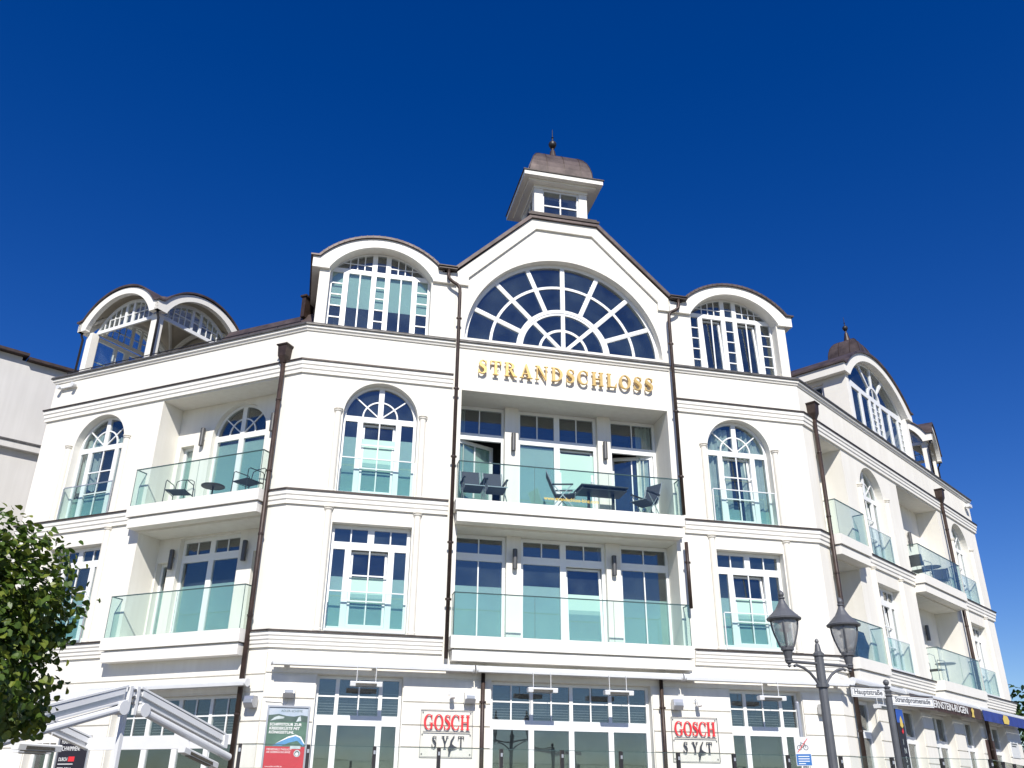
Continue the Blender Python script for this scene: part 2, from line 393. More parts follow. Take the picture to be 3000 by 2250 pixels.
Lu = lambda u, d=0: P2(FL, -u, d); Ru = lambda u, d=0: P2(FR, u, d)
Lb, Rb = P2(FL, -LEND, .6), P2(FR, REND, .6)
cornice([Lb, Lu(LEND), OL2, (-SX, 0)], 10.99, 11.31); cornice([(SX, 0), OR2, Ru(REND), Rb], 10.99, 11.31)
for z0, z1, st in ((7.69, 8.01, 3), (4.53, 4.86, 4)):
    cornice([Lb, Lu(LEND), Lu(4.5)], z0, z1, st); cornice([Lu(.52), OL2, (-SX, 0)], z0, z1, st)
    cornice([(SX, 0), OR2, Ru(.58)], z0, z1, st); cornice([Ru(2.55), Ru(6.7)], z0, z1, st); cornice([Ru(10.55), Ru(REND), Rb], z0, z1, st)
parapet([Lb, Lu(LEND), OL2, (-2.96, 0)]); parapet([(-2.88, 0), (2.88, 0)]); parapet([(2.96, 0), OR2, Ru(REND), Rb])

# ---- banded rustication of the ground floor
def courses(F, segs, zs):
    for z0, z1 in zs:
        for u0, u1, top in segs:
            if z0 < top: MB(F).box(u0, u1, -.03, .002, z0, min(z1, 4.44)).build('rustic_course', 'plaster', hotel)
zs = [(.9+.02, 1.28), (1.31, 1.70), (1.73, 2.155), (2.185, 2.61), (2.64, 3.045), (3.075, 3.505), (3.535, 3.97), (4.0, 4.5)]
courses(FC, [(-HW-.0, -WX-.93, 9), (-WX+.93, -1.88, 9), (1.88, WX-.93, 9), (WX+.93, HW, 9)], zs[:-1])
courses(FC, [(-HW, HW, 9)], [(4.03, 4.44)])
courses(FL, [(-LEND, -6.52, 9), (-5.53, -4.07, 9), (-.56, 0, 9)], zs[:6])
courses(FL, [(-LEND, 0, 9)], [(3.65, 3.97), (4.0, 4.44)])
g = [0] + [x for r_ in RG for x in (r_[0]-.02, r_[1]+.02)] + [REND]
courses(FR, [(g[i], g[i+1], 9) for i in range(0, len(g), 2)], zs[:-1])
courses(FR, [(0, REND, 9)], [(4.03, 4.44)])

# ---- windows
def glazed(F, name, outer, panes, y=.16, bars=(), blinds=(), tilt=(), thick=.075, curtains=(), m='frame', parent=None, slats=(), hole_extra=()):
    """frame = one prism with pane openings; then panes, glazing bars, blinds as its pieces"""
    fr = MB(F).prism(outer, list(panes)+list(hole_extra), y, y+thick).build(name, m, parent or hotel)
    for i, p in enumerate(panes):
        if i in tilt:
            # tilted sash: leans inwards at its head
            x0 = min(q[0] for q in p)+.004; x1 = max(q[0] for q in p)-.004; z0 = min(q[1] for q in p)+.004; z1 = max(q[1] for q in p)-.004
            k = .085/(z1-z0)*(1.0 if z1-z0 < 1.6 else 1.3)
            sh = lambda mb: [setattr(v, 'z', v.z) for v in ()]
            for kind in ('sash', 'pane'):
                q = MB(F)
                if kind == 'sash': q.prism(rect(x0, x1, z0, z1), [rect(x0+.055, x1-.055, z0+.055, z1-.055)], 0, .06)
                else: q.prism(rect(x0+.056, x1-.056, z0+.056, z1-.056), (), .025, .031)
                Y = F.Y
                q.v = [v + Y*(y+.012+k*(v.z-z0)) for v in q.v]
                q.build(kind, 'frame' if kind == 'sash' else 'glass', fr)
        else:
            MB(F).prism(p, (), y+.03, y+.036).build('pane', 'glass', fr)
    if bars:
        b = MB(F)
        for j, t in enumerate(bars):
            e = j*.0004
            if t[0] == 'h': b.box(t[1], t[2], y+.008+e, y+.029, t[3]-t[4]/2, t[3]+t[4]/2)
            elif t[0] == 'v': b.box(t[1]-t[4]/2, t[1]+t[4]/2, y+.008+e, y+.029, t[2], t[3])
            elif t[0] == 'p': b.prism(t[1], (), y+.006+e, y+.029)
        b.build('glazing_bars', m, fr)
    for x0, x1, z0, z1 in blinds: MB(F).box(x0, x1, y+.085, y+.093, z0, z1).build('blind', 'blind', fr)
    for x0, x1, z0, z1, nf in curtains:
        n = 40; c = MB(F); vs = []
        for i in range(n+1):
            t = i/n; x = x0+(x1-x0)*t; yy = y+.16+.035*math.sin(t*nf*6.283)+.012*math.sin(t*37+x0)
            vs += [(x, yy, z0+.04*math.sin(t*nf*3.1)), (x, yy, z1)]
        c.add(vs, [(2*i, 2*i+2, 2*i+3, 2*i+1) for i in range(n)]); c.build('curtain', 'curtain', fr)
    for x0, x1, z0, z1 in slats:
        c = MB(F); z = z0
        while z < z1:
            c.add([(x0, y+.10, z), (x1, y+.10, z), (x1, y+.14, z+.018), (x0, y+.14, z+.018)], [(0, 1, 2, 3)]); z += .055
        c.build('venetian_blind', 'slat', fr)
    return fr

def barc(cx, cz, r, w_, a0, a1, n=18):   # arched bar as polygon
    return ('p', arc(cx, cz, r+w_/2, a0, a1, n) + arc(cx, cz, r-w_/2, a1, a0, n))
def bline(x0, z0, x1, z1, w_):
    d = Vector((x1-x0, z1-z0)).normalized(); n = Vector((-d.y, d.x))*w_/2
    return ('p', [(x0-n.x, z0-n.y), (x1-n.x, z1-n.y), (x1+n.x, z1+n.y), (x0+n.x, z0+n.y)])

def column(F, u, z0, z1, parent):
    prof = [(.095, z0), (.095, z0+.05), (.08, z0+.07), (.074, z1-.1), (.08, z1-.09), (.098, z1-.07), (.10, z1-.05), (.08, z1-.045), (.112, z1-.025), (.112, z1)]
    MB(F).lathe(prof, u, -.02, 18).build('half_column', 'stone', parent, smooth=False)

def fanhalf(cx, zs, r, side, zb, xs, n=16):
    """half of the arched head light, side -1 left / 1 right"""
    a0 = math.degrees(math.asin((zb-zs)/r)); a1 = math.degrees(math.acos(xs/r))
    pts = [(xs, zb)] + arc(0, zs, r, a0, a1, n); pts = [(x, z) for x, z in pts]
    return [(cx+side*x, z) for x, z in pts]

def juliet(F, cx, hw, z0, z1, fr):
    MB(F).box(cx-hw, cx+hw, -.035, -.023, z0, z1).build('guard_glass', 'bglass', fr)
    b = MB(F); b.box(cx-hw-.01, cx+hw+.01, -.042, -.016, z1+.001, z1+.026); b.box(cx-hw-.03, cx+hw+.03, -.045, -.012, z0-.05, z0-.001)
    b.box(cx-hw-.035, cx-hw-.012, -.042, -.012, z0, z1); b.box(cx+hw+.012, cx+hw+.035, -.042, -.012, z0, z1)
    b.build('guard_rail', 'alu_grey' if F is FL else 'alu', fr)

def win_arch(F, cx, hw=.90, blind=9.55, style='blind', tilt=True, y=.21):
    zs = 10.02; z0 = 8.04; g = .005
    outer = [(cx-hw+g, z0), (cx+hw-g, z0)] + arc(cx, zs, hw-g, 0, 180, 24)
    P = [fanhalf(cx, zs, hw-.075, -1, zs+.05, .065), fanhalf(cx, zs, hw-.075, 1, zs+.05, .065)]
    xs = [-hw+.075, -.53, -.40, .40, .53, hw-.075]
    P += [rect(cx+xs[0], cx+xs[1], 8.14, 9.93), rect(cx+xs[4], cx+xs[5], 8.14, 9.93), rect(cx+xs[2], cx+xs[3], 8.14, 9.93)]
    bars = [barc(cx, zs+.05, .42, .035, 0, 180), bline(cx-.05, zs+.07, cx-.62, zs+.55, .03), bline(cx+.05, zs+.07, cx+.62, zs+.55, .03),
            ('v', cx, 8.14, 9.93, .03), ('h', cx-.4, cx+.4, 9.35, .03), ('h', cx-.4, cx+.4, 8.76, .03), ('h', cx-hw+.02, cx+hw-.02, 9.985, .05)]
    bl = []; cu = []
    if style == 'blind':
        bl = [(cx+xs[0]-.01, cx+xs[1]+.01, 8.12, blind), (cx+xs[4]-.01, cx+xs[5]+.01, 8.12, blind), (cx-.42, cx+.42, 8.12, blind-.02)]
    elif style == 'curtain':
        cu = [(cx-hw+.03, cx-.12, 8.1, 10.75, 5), (cx+.18, cx+hw-.03, 8.1, 10.75, 5)]; bl = [(cx-.42, cx+.02, 8.12, 8.5), (cx+xs[4]-.01, cx+xs[5], 8.12, 8.5)]
    elif style == 'half':
        cu = [(cx-hw+.03, cx-.2, 8.9, 10.5, 4), (cx+.25, cx+hw-.03, 8.9, 10.3, 3)]; bl = [(cx-.42, cx+.42, 8.12, 8.75), (cx+xs[0]-.01, cx+xs[1]+.01, 8.12, 8.7)]
    fr = glazed(F, 'arched_window', outer, P, y, bars, bl, (4,) if tilt else (), curtains=cu)
    for s in (-1, 1): column(F, cx+s*1.02, 8.02, 10.13, fr)
    juliet(F, cx, hw-.05, 8.07, 8.90, fr)
    return fr

def win_low(F, cx, hw=.91, blind=6.17, blind2=None, tilt=(6,), y=.21, top=7.34):
    z0 = 4.925; g = .004
    P = []
    for s in (-1, 1): P.append(rect(cx+s*.075 if s > 0 else cx-hw+.08, cx+hw-.08 if s > 0 else cx-.075, 6.95, top-.085))
    xs = [-hw+.08, -.56, -.42, .42, .56, hw-.08]
    P += [rect(cx+xs[0], cx+xs[1], 5.06, 6.78), rect(cx+xs[4], cx+xs[5], 5.06, 6.78), rect(cx+xs[2], cx+xs[3], 5.06, 6.78)]
    m1 = (cx-hw+.08+cx-.075)/2; m2 = 2*cx-m1
    bars = [('v', m1, 6.95, top-.085, .03), ('v', m2, 6.95, top-.085, .03), ('v', cx, 5.06, 6.78, .03), ('h', cx-.42, cx+.42, 6.2, .03), ('h', cx-.42, cx+.42, 5.63, .03),
            ('h', cx-hw+.02, cx+hw-.02, 6.865, .045)]
    zz = blind; zc = blind2 or blind
    bl = [(cx+xs[0]-.01, cx+xs[1]+.01, 5.04, zz), (cx+xs[4]-.01, cx+xs[5]+.01, 5.04, zz), (cx-.43, cx+.43, 5.04, zc)]
    fr = glazed(F, 'tall_window', rect(cx-hw+g, cx+hw-g, z0, top-g), P, y, bars, bl, (4,) if tilt else ())
    for s in (-1, 1): column(F, cx+s*1.02, 4.9, 7.69, fr)
    juliet(F, cx, hw-.06, 4.97, 5.77, fr)
    return fr

win_arch(FC, -WX); win_arch(FC, WX, style='curtain')
win_low(FC, -WX); win_low(FC, WX, blind=6.2)
win_arch(FL, LWX, .87, style='half', tilt=False); win_low(FL, LWX, .87, blind=6.1, tilt=False, top=7.30)
for i, x in enumerate(RWX):
    win_arch(FR, x, .87, style='curtain', tilt=True); win_low(FR, x, .87, blind=5.9, top=7.30)

# ---- recesses with balconies
def recess(F, u0, u1, z0, zc, dep):
    b = MB(F)
    b.box(u0-.2, u0, .301, dep+.35, z0, zc); b.build('recess_jamb', 'plaster', hotel)
    b = MB(F); b.box(u1, u1+.2, .301, dep+.35, z0, zc); b.build('recess_jamb', 'plaster', hotel)
    MB(F).box(u0-.2, u1+.2, .301, dep+.35, zc, zc+.12).build('recess_ceiling', 'plaster', hotel)

def balcony(F, u0, u1, zt, d=.32, joints=(), bot=.53, sides=True):
    """white edge beam, recessed shadow joint and plaster slab; frameless glass with thin rail"""
    b = MB(F)
    b.box(u0-.05, u1+.05, -d-.04, .29, zt-.27, zt); b.box(u0+.05, u1-.05, -d+.05, .28, zt-.30, zt-.2701); b.box(u0-.01, u1+.01, -d+.01, .285, zt-bot, zt-.3001)
    s = b.build('balcony', 'trim', hotel)
    cuts = [u0] + list(joints) + [u1]; gt = zt+.93
    for a, c in zip(cuts, cuts[1:]): MB(F).box(a+.004, c-.004, -d, -d+.016, zt+.001, gt).build('glass_panel', 'bglass', s)
    for u in (u0, u1): MB(F).box(u-.008, u+.008, -d+.02, -.02, zt+.001, gt).build('glass_panel', 'bglass', s)
    b = MB(F)
    b.box(u0-.012, u1+.012, -d-.006, -d+.022, gt+.001, gt+.024)
    for u in (u0, u1): b.box(u-.012, u+.012, -d+.023, -.005, gt+.001, gt+.024)
    b.build('handrail', 'edge', s)
    for u in (u0, u1): MB(F).box(u-.009, u+.009, -d-.003, -d-.0005, zt+.001, gt).build('glass_edge', 'edge', s)
    for u in joints: MB(F).box(u-.004, u+.004, -d-.002, -d-.0005, zt+.001, gt).build('glass_edge', 'edge', s)
    return s

# centre, upper storey
recess(FC, -2.75, 2.75, 8.0, 10.97, .8)
balcony(FC, -2.80, 2.80, 8.02, joints=(-.95, .93)); balcony(FC, -2.80, 2.80, 4.90, joints=(-.95, .93))
for z0, z1, y0, xs in ((7.99, 10.968, .8, ((-1.45, -1.09), (1.07, 1.42))), (4.87, 7.438, .5, ((-1.44, -1.08), (1.08, 1.44)))):
    for a, c in xs: MB().box(a, c, y0, 1.15, z0, z1).build('pilaster', 'plaster', hotel)
recess(FC, -2.75, 2.75, 4.88, 7.44, .5)
def doorset(F, x0, x1, z0, zt, ztr, y, cols, blinds=(), tilt=(), trbars=True, skip=(), bars2=(), slats=(), curtains=(), trs=None, name='door_window'):
    """cols: list of (x0,x1) leaves; transom lights above ztr"""
    P = []; bars = []
    trs = trs or cols
    for a, c in trs:
        P.append(rect(a, c, ztr+.09, zt-.09))
        if trbars: bars.append(('v', (a+c)/2, ztr+.09, zt-.09, .028))
    n = len(P); hole = []
    for i, (a, c) in enumerate(cols):
        q = rect(a, c, z0+.1, ztr-.09)
        if i in skip: hole.append(q)
        else: P.append(q)
    for t in bars2: bars.append(t)
    bars.append(('h', x0+.02, x1-.02, ztr, .05))
    return glazed(F, name, rect(x0+.003, x1-.003, z0+.002, zt-.002), P, y, bars, blinds, tuple(n+t for t in tilt), curtains=curtains, slats=slats, hole_extra=hole)
Z = 8.02
def leaf(F, hx, hz, wdt, h, y, ang, mx=True, parent=None, blind=False):
    """open door leaf hinged at hx, swung inwards by ang"""
    ca, sa = math.cos(R(ang)), math.sin(R(ang)); G = Frame(F((hx, y, hz)), F.X*ca + F.Y*sa, F.Y*ca - F.X*sa)
    if wdt < 0:
        G = Frame(F((hx, y, hz)), F.X*ca - F.Y*sa, F.Y*ca + F.X*sa)
    x0, x1 = min(0, wdt), max(0, wdt)
    fr = MB(G).prism(rect(x0, x1, 0, h), [rect(x0+.09, x1-.09, .1, h-.09)], 0, .06).build('door_leaf', 'frame', parent)
    MB(G).prism(rect(x0+.089, x1-.089, .099, h-.089), (), .025, .031).build('pane', 'glass', parent)
    MB(G).box((x0+x1)/2-.016, (x0+x1)/2+.016, .005, .024, .1, h-.09).build('glazing_bars', 'frame', parent)
    if blind: MB(G).box(x0+.085, x1-.085, .065, .072, .09, h-.1 if blind is True else blind).build('blind', 'blind', parent)
d1 = doorset(FC, -2.75, -1.45, Z, 10.965, 10.12, .95, [(-2.69, -1.51)], skip=(0,), curtains=[(-2.7, -2.45, 8.1, 10.9, 3)])
leaf(FC, -2.67, Z+.12, 1.14, 1.90, .97, 24, parent=d1, blind=True)
doorset(FC, -1.09, 1.07, Z, 10.965, 10.12, .95, [(-1.01, -.09), (.06, .99)], blinds=[(-1.02, -.08, 8.05, 10.0), (.05, 1.0, 8.05, 9.9)], tilt=(1,))
d3 = doorset(FC, 1.42, 2.75, Z, 10.965, 10.12, .95, [(1.50, 2.67)], skip=(0,), curtains=[(2.25, 2.68, 8.1, 10.9, 4)])
leaf(FC, 2.65, Z+.12, -1.12, 1.90, .97, 22, parent=d3)
# centre, lower storey
Z = 4.90
doorset(FC, -2.75, -1.44, Z, 7.435, 6.90, .62, [(-2.68, -1.52)], blinds=[(-2.69, -1.51, 4.95, 6.22)], bars2=[('v', -2.10, 5.0, 6.81, .03)])
doorset(FC, -1.08, 1.08, Z, 7.435, 6.90, .62, [(-1.0, -.07), (.08, 1.0)], blinds=[(-1.01, -.06, 4.95, 6.3), (.07, 1.01, 4.95, 6.16)], tilt=(1,))
doorset(FC, 1.44, 2.75, Z, 7.435, 6.90, .62, [(1.52, 2.68)], blinds=[(1.51, 2.69, 4.95, 6.12)], bars2=[('v', 2.10, 5.0, 6.81, .03)])
# left wing recesses
for zf, zc in ((8.0, 10.95), (4.88, 7.44)):
    recess(FL, -4.29, -.55, zf, zc, .72)
balcony(FL, -4.40, -.58, 8.02, joints=(-2.45,)); balcony(FL, -4.40, -.58, 4.90, joints=(-2.45,))
dz = 10.02; ax = -2.32; ah = .84
MB(FL).prism(rect(-4.289, -.551, 8.001, 10.949), [[(ax-ah, 8.02), (ax+ah, 8.02)]+arc(ax, dz, ah, 0, 180, 20), rect(-4.15, -3.72, 8.02, 9.9)], .72, 1.02).build('recess_wall', 'plaster', hotel)
P = [fanhalf(ax, dz, ah-.075, -1, dz+.05, .065), fanhalf(ax, dz, ah-.075, 1, dz+.05, .065), rect(ax-ah+.08, ax-.075, 8.12, 9.92), rect(ax+.075, ax+ah-.08, 8.12, 9.92)]
glazed(FL, 'arched_door', [(ax-ah+.003, 8.021), (ax+ah-.003, 8.021)]+arc(ax, dz, ah-.003, 0, 180, 20), P, .85,
       [barc(ax, dz+.05, .40, .035, 0, 180), bline(ax-.05, dz+.07, ax-.57, dz+.52, .03), bline(ax+.05, dz+.07, ax+.57, dz+.52, .03), ('h', ax-ah+.02, ax+ah-.02, 9.97, .05)],
       [(ax-ah+.07, ax-.065, 8.1, 9.85), (ax+.065, ax+ah-.07, 8.1, 9.85)])
glazed(FL, 'narrow_window', rect(-4.147, -3.723, 8.022, 9.898), [rect(-4.08, -3.79, 8.1, 9.83)], .87, (), [(-4.09, -3.78, 8.08, 9.82)])
ax = -2.70
MB(FL).prism(rect(-4.289, -.551, 4.881, 7.439), [rect(ax-.92, ax+.92, 4.901, 7.40), rect(-4.24, -3.9, 4.901, 6.85), rect(-1.35, -.95, 4.901, 6.9)], .72, 1.02).build('recess_wall', 'plaster', hotel)
doorset(FL, ax-.92, ax+.92, 4.90, 7.40, 6.91, .85, [(ax-.84, ax-.075), (ax+.075, ax+.84)], blinds=[(ax-.85, ax-.065, 4.95, 6.26), (ax+.065, ax+.85, 4.95, 6.26)])
glazed(FL, 'narrow_window', rect(-4.237, -3.903, 4.905, 6.848), [rect(-4.18, -3.96, 4.98, 6.79)], .87, (), [(-4.19, -3.95, 4.96, 6.22)])
glazed(FL, 'narrow_window', rect(-1.347, -.953, 4.905, 6.898), [rect(-1.28, -1.02, 4.98, 6.83)], .87, (), [(-1.29, -1.01, 4.96, 6.22)])
# right wing recesses
for u0, u1 in ((.62, 2.42), (6.6, 10.3)):
    for zf, zc in ((8.0, 10.95), (4.88, 7.44)):
        recess(FR, u0, u1, zf, zc, .72)
        ht = zc-.45 if zf > 7 else zc-.05
        if u1 > 5: c0 = [(7.0, 7.62), (7.70, 8.32)]; x0, x1 = 6.92, 8.40
        else: c0 = [(.86, 1.36), (1.44, 1.94)]; x0, x1 = .78, 2.02
        MB(FR).prism(rect(u0+.001, u1-.001, zf+.001, zc-.001), [rect(x0, x1, zf+.02, ht)], .72, 1.02).build('recess_wall', 'plaster', hotel)
        doorset(FR, x0, x1, zf+.02, ht, ht-.52, .85, c0, blinds=[(c0[0][0], c0[0][1], zf+.06, zf+1.2)])
    balcony(FR, u0+.03, u1+.10 if u1 < 5 else u1+.12, 8.02, joints=() if u1 < 5 else (8.5,)); balcony(FR, u0+.03, u1+.10 if u1 < 5 else u1+.12, 4.90, joints=() if u1 < 5 else (8.5,))

# ---- ground floor shop windows
def shop(F, x0, x1, zt, cols, ztr, y=.18, z0=.91, mid=True, slats=True):
    P = []; bars = []; sl = []
    for a, c in cols:
        P.append(rect(a, c, ztr+.06, zt-.07)); bars += [('v', (a+c)/2, ztr+.06, zt-.07, .03)] if c-a > .5 else []
        sl.append((a, c, ztr+.07, ztr+.07+(zt-ztr)*.55))
    for a, c in cols: P.append(rect(a+.02, c-.02, z0+.1, ztr-.14))
    bars += [('h', x0+.05, x1-.05, (ztr+zt)/2+.01, .03), ('h', x0+.02, x1-.02, ztr-.03, .06)]
    return glazed(F, 'shop_window', rect(x0+.003, x1-.003, z0, zt-.003), P, y, bars, (), slats=sl if slats else ())
for s in (-1, 1):
    c = s*WX; shop(FC, c-.91, c+.91, 4.02, [(c-.85, c-.50), (c-.42, c+.42), (c+.50, c+.85)], 3.17)
shop(FC, -1.86, 1.86, 4.02, [(-1.79, -.95), (-.87, -.03), (.05, .89), (.97, 1.79)], 3.17)
shop(FL, -4.05, -.58, 3.62, [(-3.98, -3.2), (-3.1, -2.36), (-2.26, -1.5), (-1.42, -.65)], 2.78)
glazed(FL, 'shop_window', rect(-6.497, -5.553, .91, 2.718), [rect(-6.42, -6.05, 1.0, 2.64), rect(-5.97, -5.63, 1.0, 2.64)], .2)
for i, (x0, x1) in enumerate(RG):
    m_ = (x0+x1)/2 + .12
    doorset(FR, x0, x1, .91, 3.99, 3.2, .22, [(x0+.08, m_-.05), (m_+.05, x1-.08)], trbars=False, name='shop_door')

# ---- roof deck and main roof
slab(inset(.34, 0, 0), 12.001, 12.2, 'roof_deck', 'cap_grey', hotel)
slab(inset(3.4, 0, 0), 12.2, 14.15, 'roof', 'copper_roof', hotel)
def extr(F, u0, u1, prof, name, m, parent):
    G = Frame(F.O, F.Y, -F.X); return MB(G).prism(prof, (), -u1, -u0).build(name, m, parent)
extr(FL, -3.9, .0, [(.6, 12.21), (1.45, 13.55), (1.5, 13.64), (3.5, 13.95), (3.5, 12.21)], 'mansard_roof', 'copper_roof', hotel)
extr(FR, .2, 3.2, [(1.9, 12.21), (2.2, 13.5), (2.1, 13.52), (2.1, 13.6), (4.0, 13.9), (4.0, 12.21)], 'mansard_roof', 'copper_roof', hotel)
b = MB(FL); b.box(-1.32, -1.2, 1.3, 1.7, 13.5, 14.12); b.box(-1.36, -1.16, 1.26, 1.74, 14.12, 14.17); b.build('chimney', 'copper', hotel)

# ---- gable: raised border, kneelers, coping, fan window
gb = [(-3.0, 14.0), (-3.0, 14.385), (-.94, 16.435), (.94, 16.435), (3.0, 14.385), (3.0, 14.0), (2.68, 14.0), (2.68, 14.25), (.81, 16.13), (-.81, 16.13), (-2.68, 14.25), (-2.68, 14.0)]
gbo = MB().prism(gb, (), -.07, -.001).build('gable_border', 'plaster', hotel)
MB().prism([(-3.05, 14.39), (-.945, 16.447), (.945, 16.447), (3.05, 14.39), (3.11, 14.45), (.985, 16.54), (-.985, 16.54), (-3.11, 14.45)], (), -.14, 7).build('gable_roof', 'copper_roof', hotel)
b = MB(); b.box(-1.06, 1.02, -.17, .4, 16.541, 16.60); b.box(-1.0, .96, -.12, .4, 16.601, 16.68); b.build('gable_flashing', 'cap', hotel)
def sector(r0_, r1_, a0, a1, w_, n=8):
    f = lambda r: math.degrees(math.asin(min(1, w_/2/r)))
    o = arc(0, GZ, r1_, a0+f(r1_), a1-f(r1_), n)
    if r0_ > .3: return o + arc(0, GZ, r0_, a1-f(r0_), a0+f(r0_), n)
    am = (a0+a1)/2; rr = w_/2/math.sin(R((a1-a0)/2))
    return o + [(rr*math.cos(R(am)), GZ+rr*math.sin(R(am)))]
P = [sector(1.30, 2.63, 22.5*i, 22.5*(i+1), .125) for i in range(8)] + [sector(0, 1.13, 45*i, 45*(i+1), .11) for i in range(4)]
base = GZ+.05
P = [[(x, max(z, base+.03)) for x, z in p] for p in P]
fan = glazed(FC, 'fan_window', arc(0, GZ, 2.727, 0, 180, 48), P, .22, [barc(0, GZ, 2.0, .075, 1, 179, 40), barc(0, GZ, .66, .07, 3, 177, 24)], thick=.09)
b = MB(); b.prism(arc(0, GZ, 1.235, 1.5, 178.5, 40)+arc(0, GZ, 1.195, 178.5, 1.5, 40), (), .205, .2195)
for a in (22.5, 45, 67.5, 90, 112.5, 135, 157.5):
    for o in (-.028, .028):
        c, s = math.cos(R(a)), math.sin(R(a)); t = bline(1.30*c-o*s, GZ+1.3*s+o*c, 2.66*c-o*s, GZ+2.66*s+o*c, .018); b.prism(t[1], (), .21, .2195)
b.build('frame_moulding', 'frame', fan)
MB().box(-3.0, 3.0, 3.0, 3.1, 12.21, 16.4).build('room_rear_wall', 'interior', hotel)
for s in (-1, 1):
    x0, x1 = sorted((s*2.86, s*2.98)); MB().box(x0, x1, .301, 2.99, 12.21, 14.38).build('party_wall', 'interior', hotel)

# ---- front dormers
def dormer(F, cx, s, blind=None, tilt=()):
    X = lambda pts: [(cx+s*t, z) for t, z in pts]
    wall = [(-1.965, 12.285), (1.58, 12.285), (1.58, 14.2)] + segarc(-1.56, 1.56, 14.3, 15.04) + [(-1.965, 14.34)]
    op = segpoly(-1.315, 1.315, 12.38, 14.05, 14.82)
    d = MB(F).prism(X(wall), [X(op)], .001, .28).build('dormer', 'plaster', hotel)
    fa = [(1.78, 13.98), (1.78, 14.29), (1.6, 14.29)] + segarc(-1.6, 1.6, 14.29, 15.06) + [(-1.96, 14.33), (-1.96, 13.99), (-1.34, 13.99)] + segarc(-1.34, 1.34, 14.03, 14.80)[::-1] + [(1.34, 13.98)]
    MB(F).prism(X(fa), (), -.09, 0).build('fascia', 'trim', d)
    so_ = MB(F); so_.box(min(cx+s*1.585, cx+s*1.78), max(cx+s*1.585, cx+s*1.78), .001, 3.0, 13.98, 14.29); so_.build('side_fascia', 'trim', d)
    rf = [(1.84, 14.291), (1.84, 14.33), (1.64, 14.335)] + segarc(-1.64, 1.64, 14.34, 15.125) + [(-1.62, 14.29)] + segarc(-1.605, 1.605, 14.291, 15.062)[::-1] + [(1.61, 14.291)]
    MB(F).prism(X(rf), (), -.15, 3.6).build('roof', 'copper_roof', d)
    # lead seams on the roof edge
    b = MB(F); hh = 1.64; sg = .785; rr = (hh*hh+sg*sg)/(2*sg); cz = 15.125-rr; a = math.degrees(math.asin(hh/rr))
    for i in range(1, 24):
        an = 90-a+2*a*i/24; c_, s_ = math.cos(R(an)), math.sin(R(an)); p = (cx+s*rr*c_, cz+rr*s_)
        t = bline(p[0]-s*.012*c_, p[1]-.07*s_, p[0]+s*.008*c_, p[1]+.008*s_, .02); b.prism(t[1], (), -.156, -.1505)
    b.build('roof_seam', 'cap', d)
    x0, x1 = sorted((cx+s*1.44, cx+s*1.579)); MB(F).box(x0, x1, .281, 3.2, 12.2, 14.29).build('side_wall', 'copper', d)
    MB(F).prism(X([(-1.96, 12.21), (1.43, 12.21), (1.43, 14.28)] + segarc(-1.43, 1.43, 14.28, 15.03) + [(-1.96, 14.28)]), (), 2.6, 2.7).build('room_rear_wall', 'interior', d)
    # window
    cols = [(-1.25, -.97), (-.83, -.245), (-.115, .115), (.245, .83), (.97, 1.25)]
    cols = [(cx+a_, cx+c_) for a_, c_ in cols]; zb = 12.45; zt = 14.12
    P = [rect(a_, c_, zb, zt) for a_, c_ in cols]
    h = 1.25; za = 14.76; zs = 14.15; sg = za-zs; rr = (h*h+sg*sg)/(2*sg); cz = za-rr; zl = 14.25
    top = lambda x: cz+math.sqrt(rr*rr-x*x)
    def lun(a_, c_, n=10):
        a2, c2 = a_, c_
        lim = math.sqrt(rr*rr-(zl+.01-cz)**2); a2 = max(a2, -lim); c2 = min(c2, lim)
        return [(cx+a2, zl), (cx+c2, zl)] + [(cx+c2+(a2-c2)*i/n, top(c2+(a2-c2)*i/n)) for i in range(n+1)]
    P += [lun(-1.2, -.245), lun(-.115, .115), lun(.245, 1.2)]
    bars = []
    for k in (0, 2, 4):
        for i in range(1, 5): bars.append(('h', cols[k][0], cols[k][1], zb+(zt-zb)*i/5, .03))
    for k in (1, 3): bars.append(('v', (cols[k][0]+cols[k][1])/2, zb, zt, .035))
    for s2 in (-1, 1):
        for t in (.44, .63, .82): bars.append(('v', cx+s2*t, zl, top(t), .028))
    bars += [('h', cx-1.0, cx-.245, 14.42, .026), ('h', cx+.245, cx+1.0, 14.42, .026), ('h', cx-.115, cx+.115, 14.48, .026), ('h', cx-1.28, cx+1.28, 14.185, .05)]
    bl = [(a_-.01, c_+.01, blind, zt+.01) for a_, c_ in cols] if blind else []
    outer = segpoly(cx-1.31, cx+1.31, 12.385, 14.05, 14.815)
    fr = glazed(F, 'window_frame', outer, P, .27, bars, (), tilt, parent=d)
    for x0, x1, z0, z1 in bl: MB(F).box(x0, x1, .36, .37, z0, z1).build('blind', 'blind', fr)
    return d
dormer(FC, -4.97, -1, blind=13.14); dormer(FC, 4.97, 1, tilt=(1, 3))

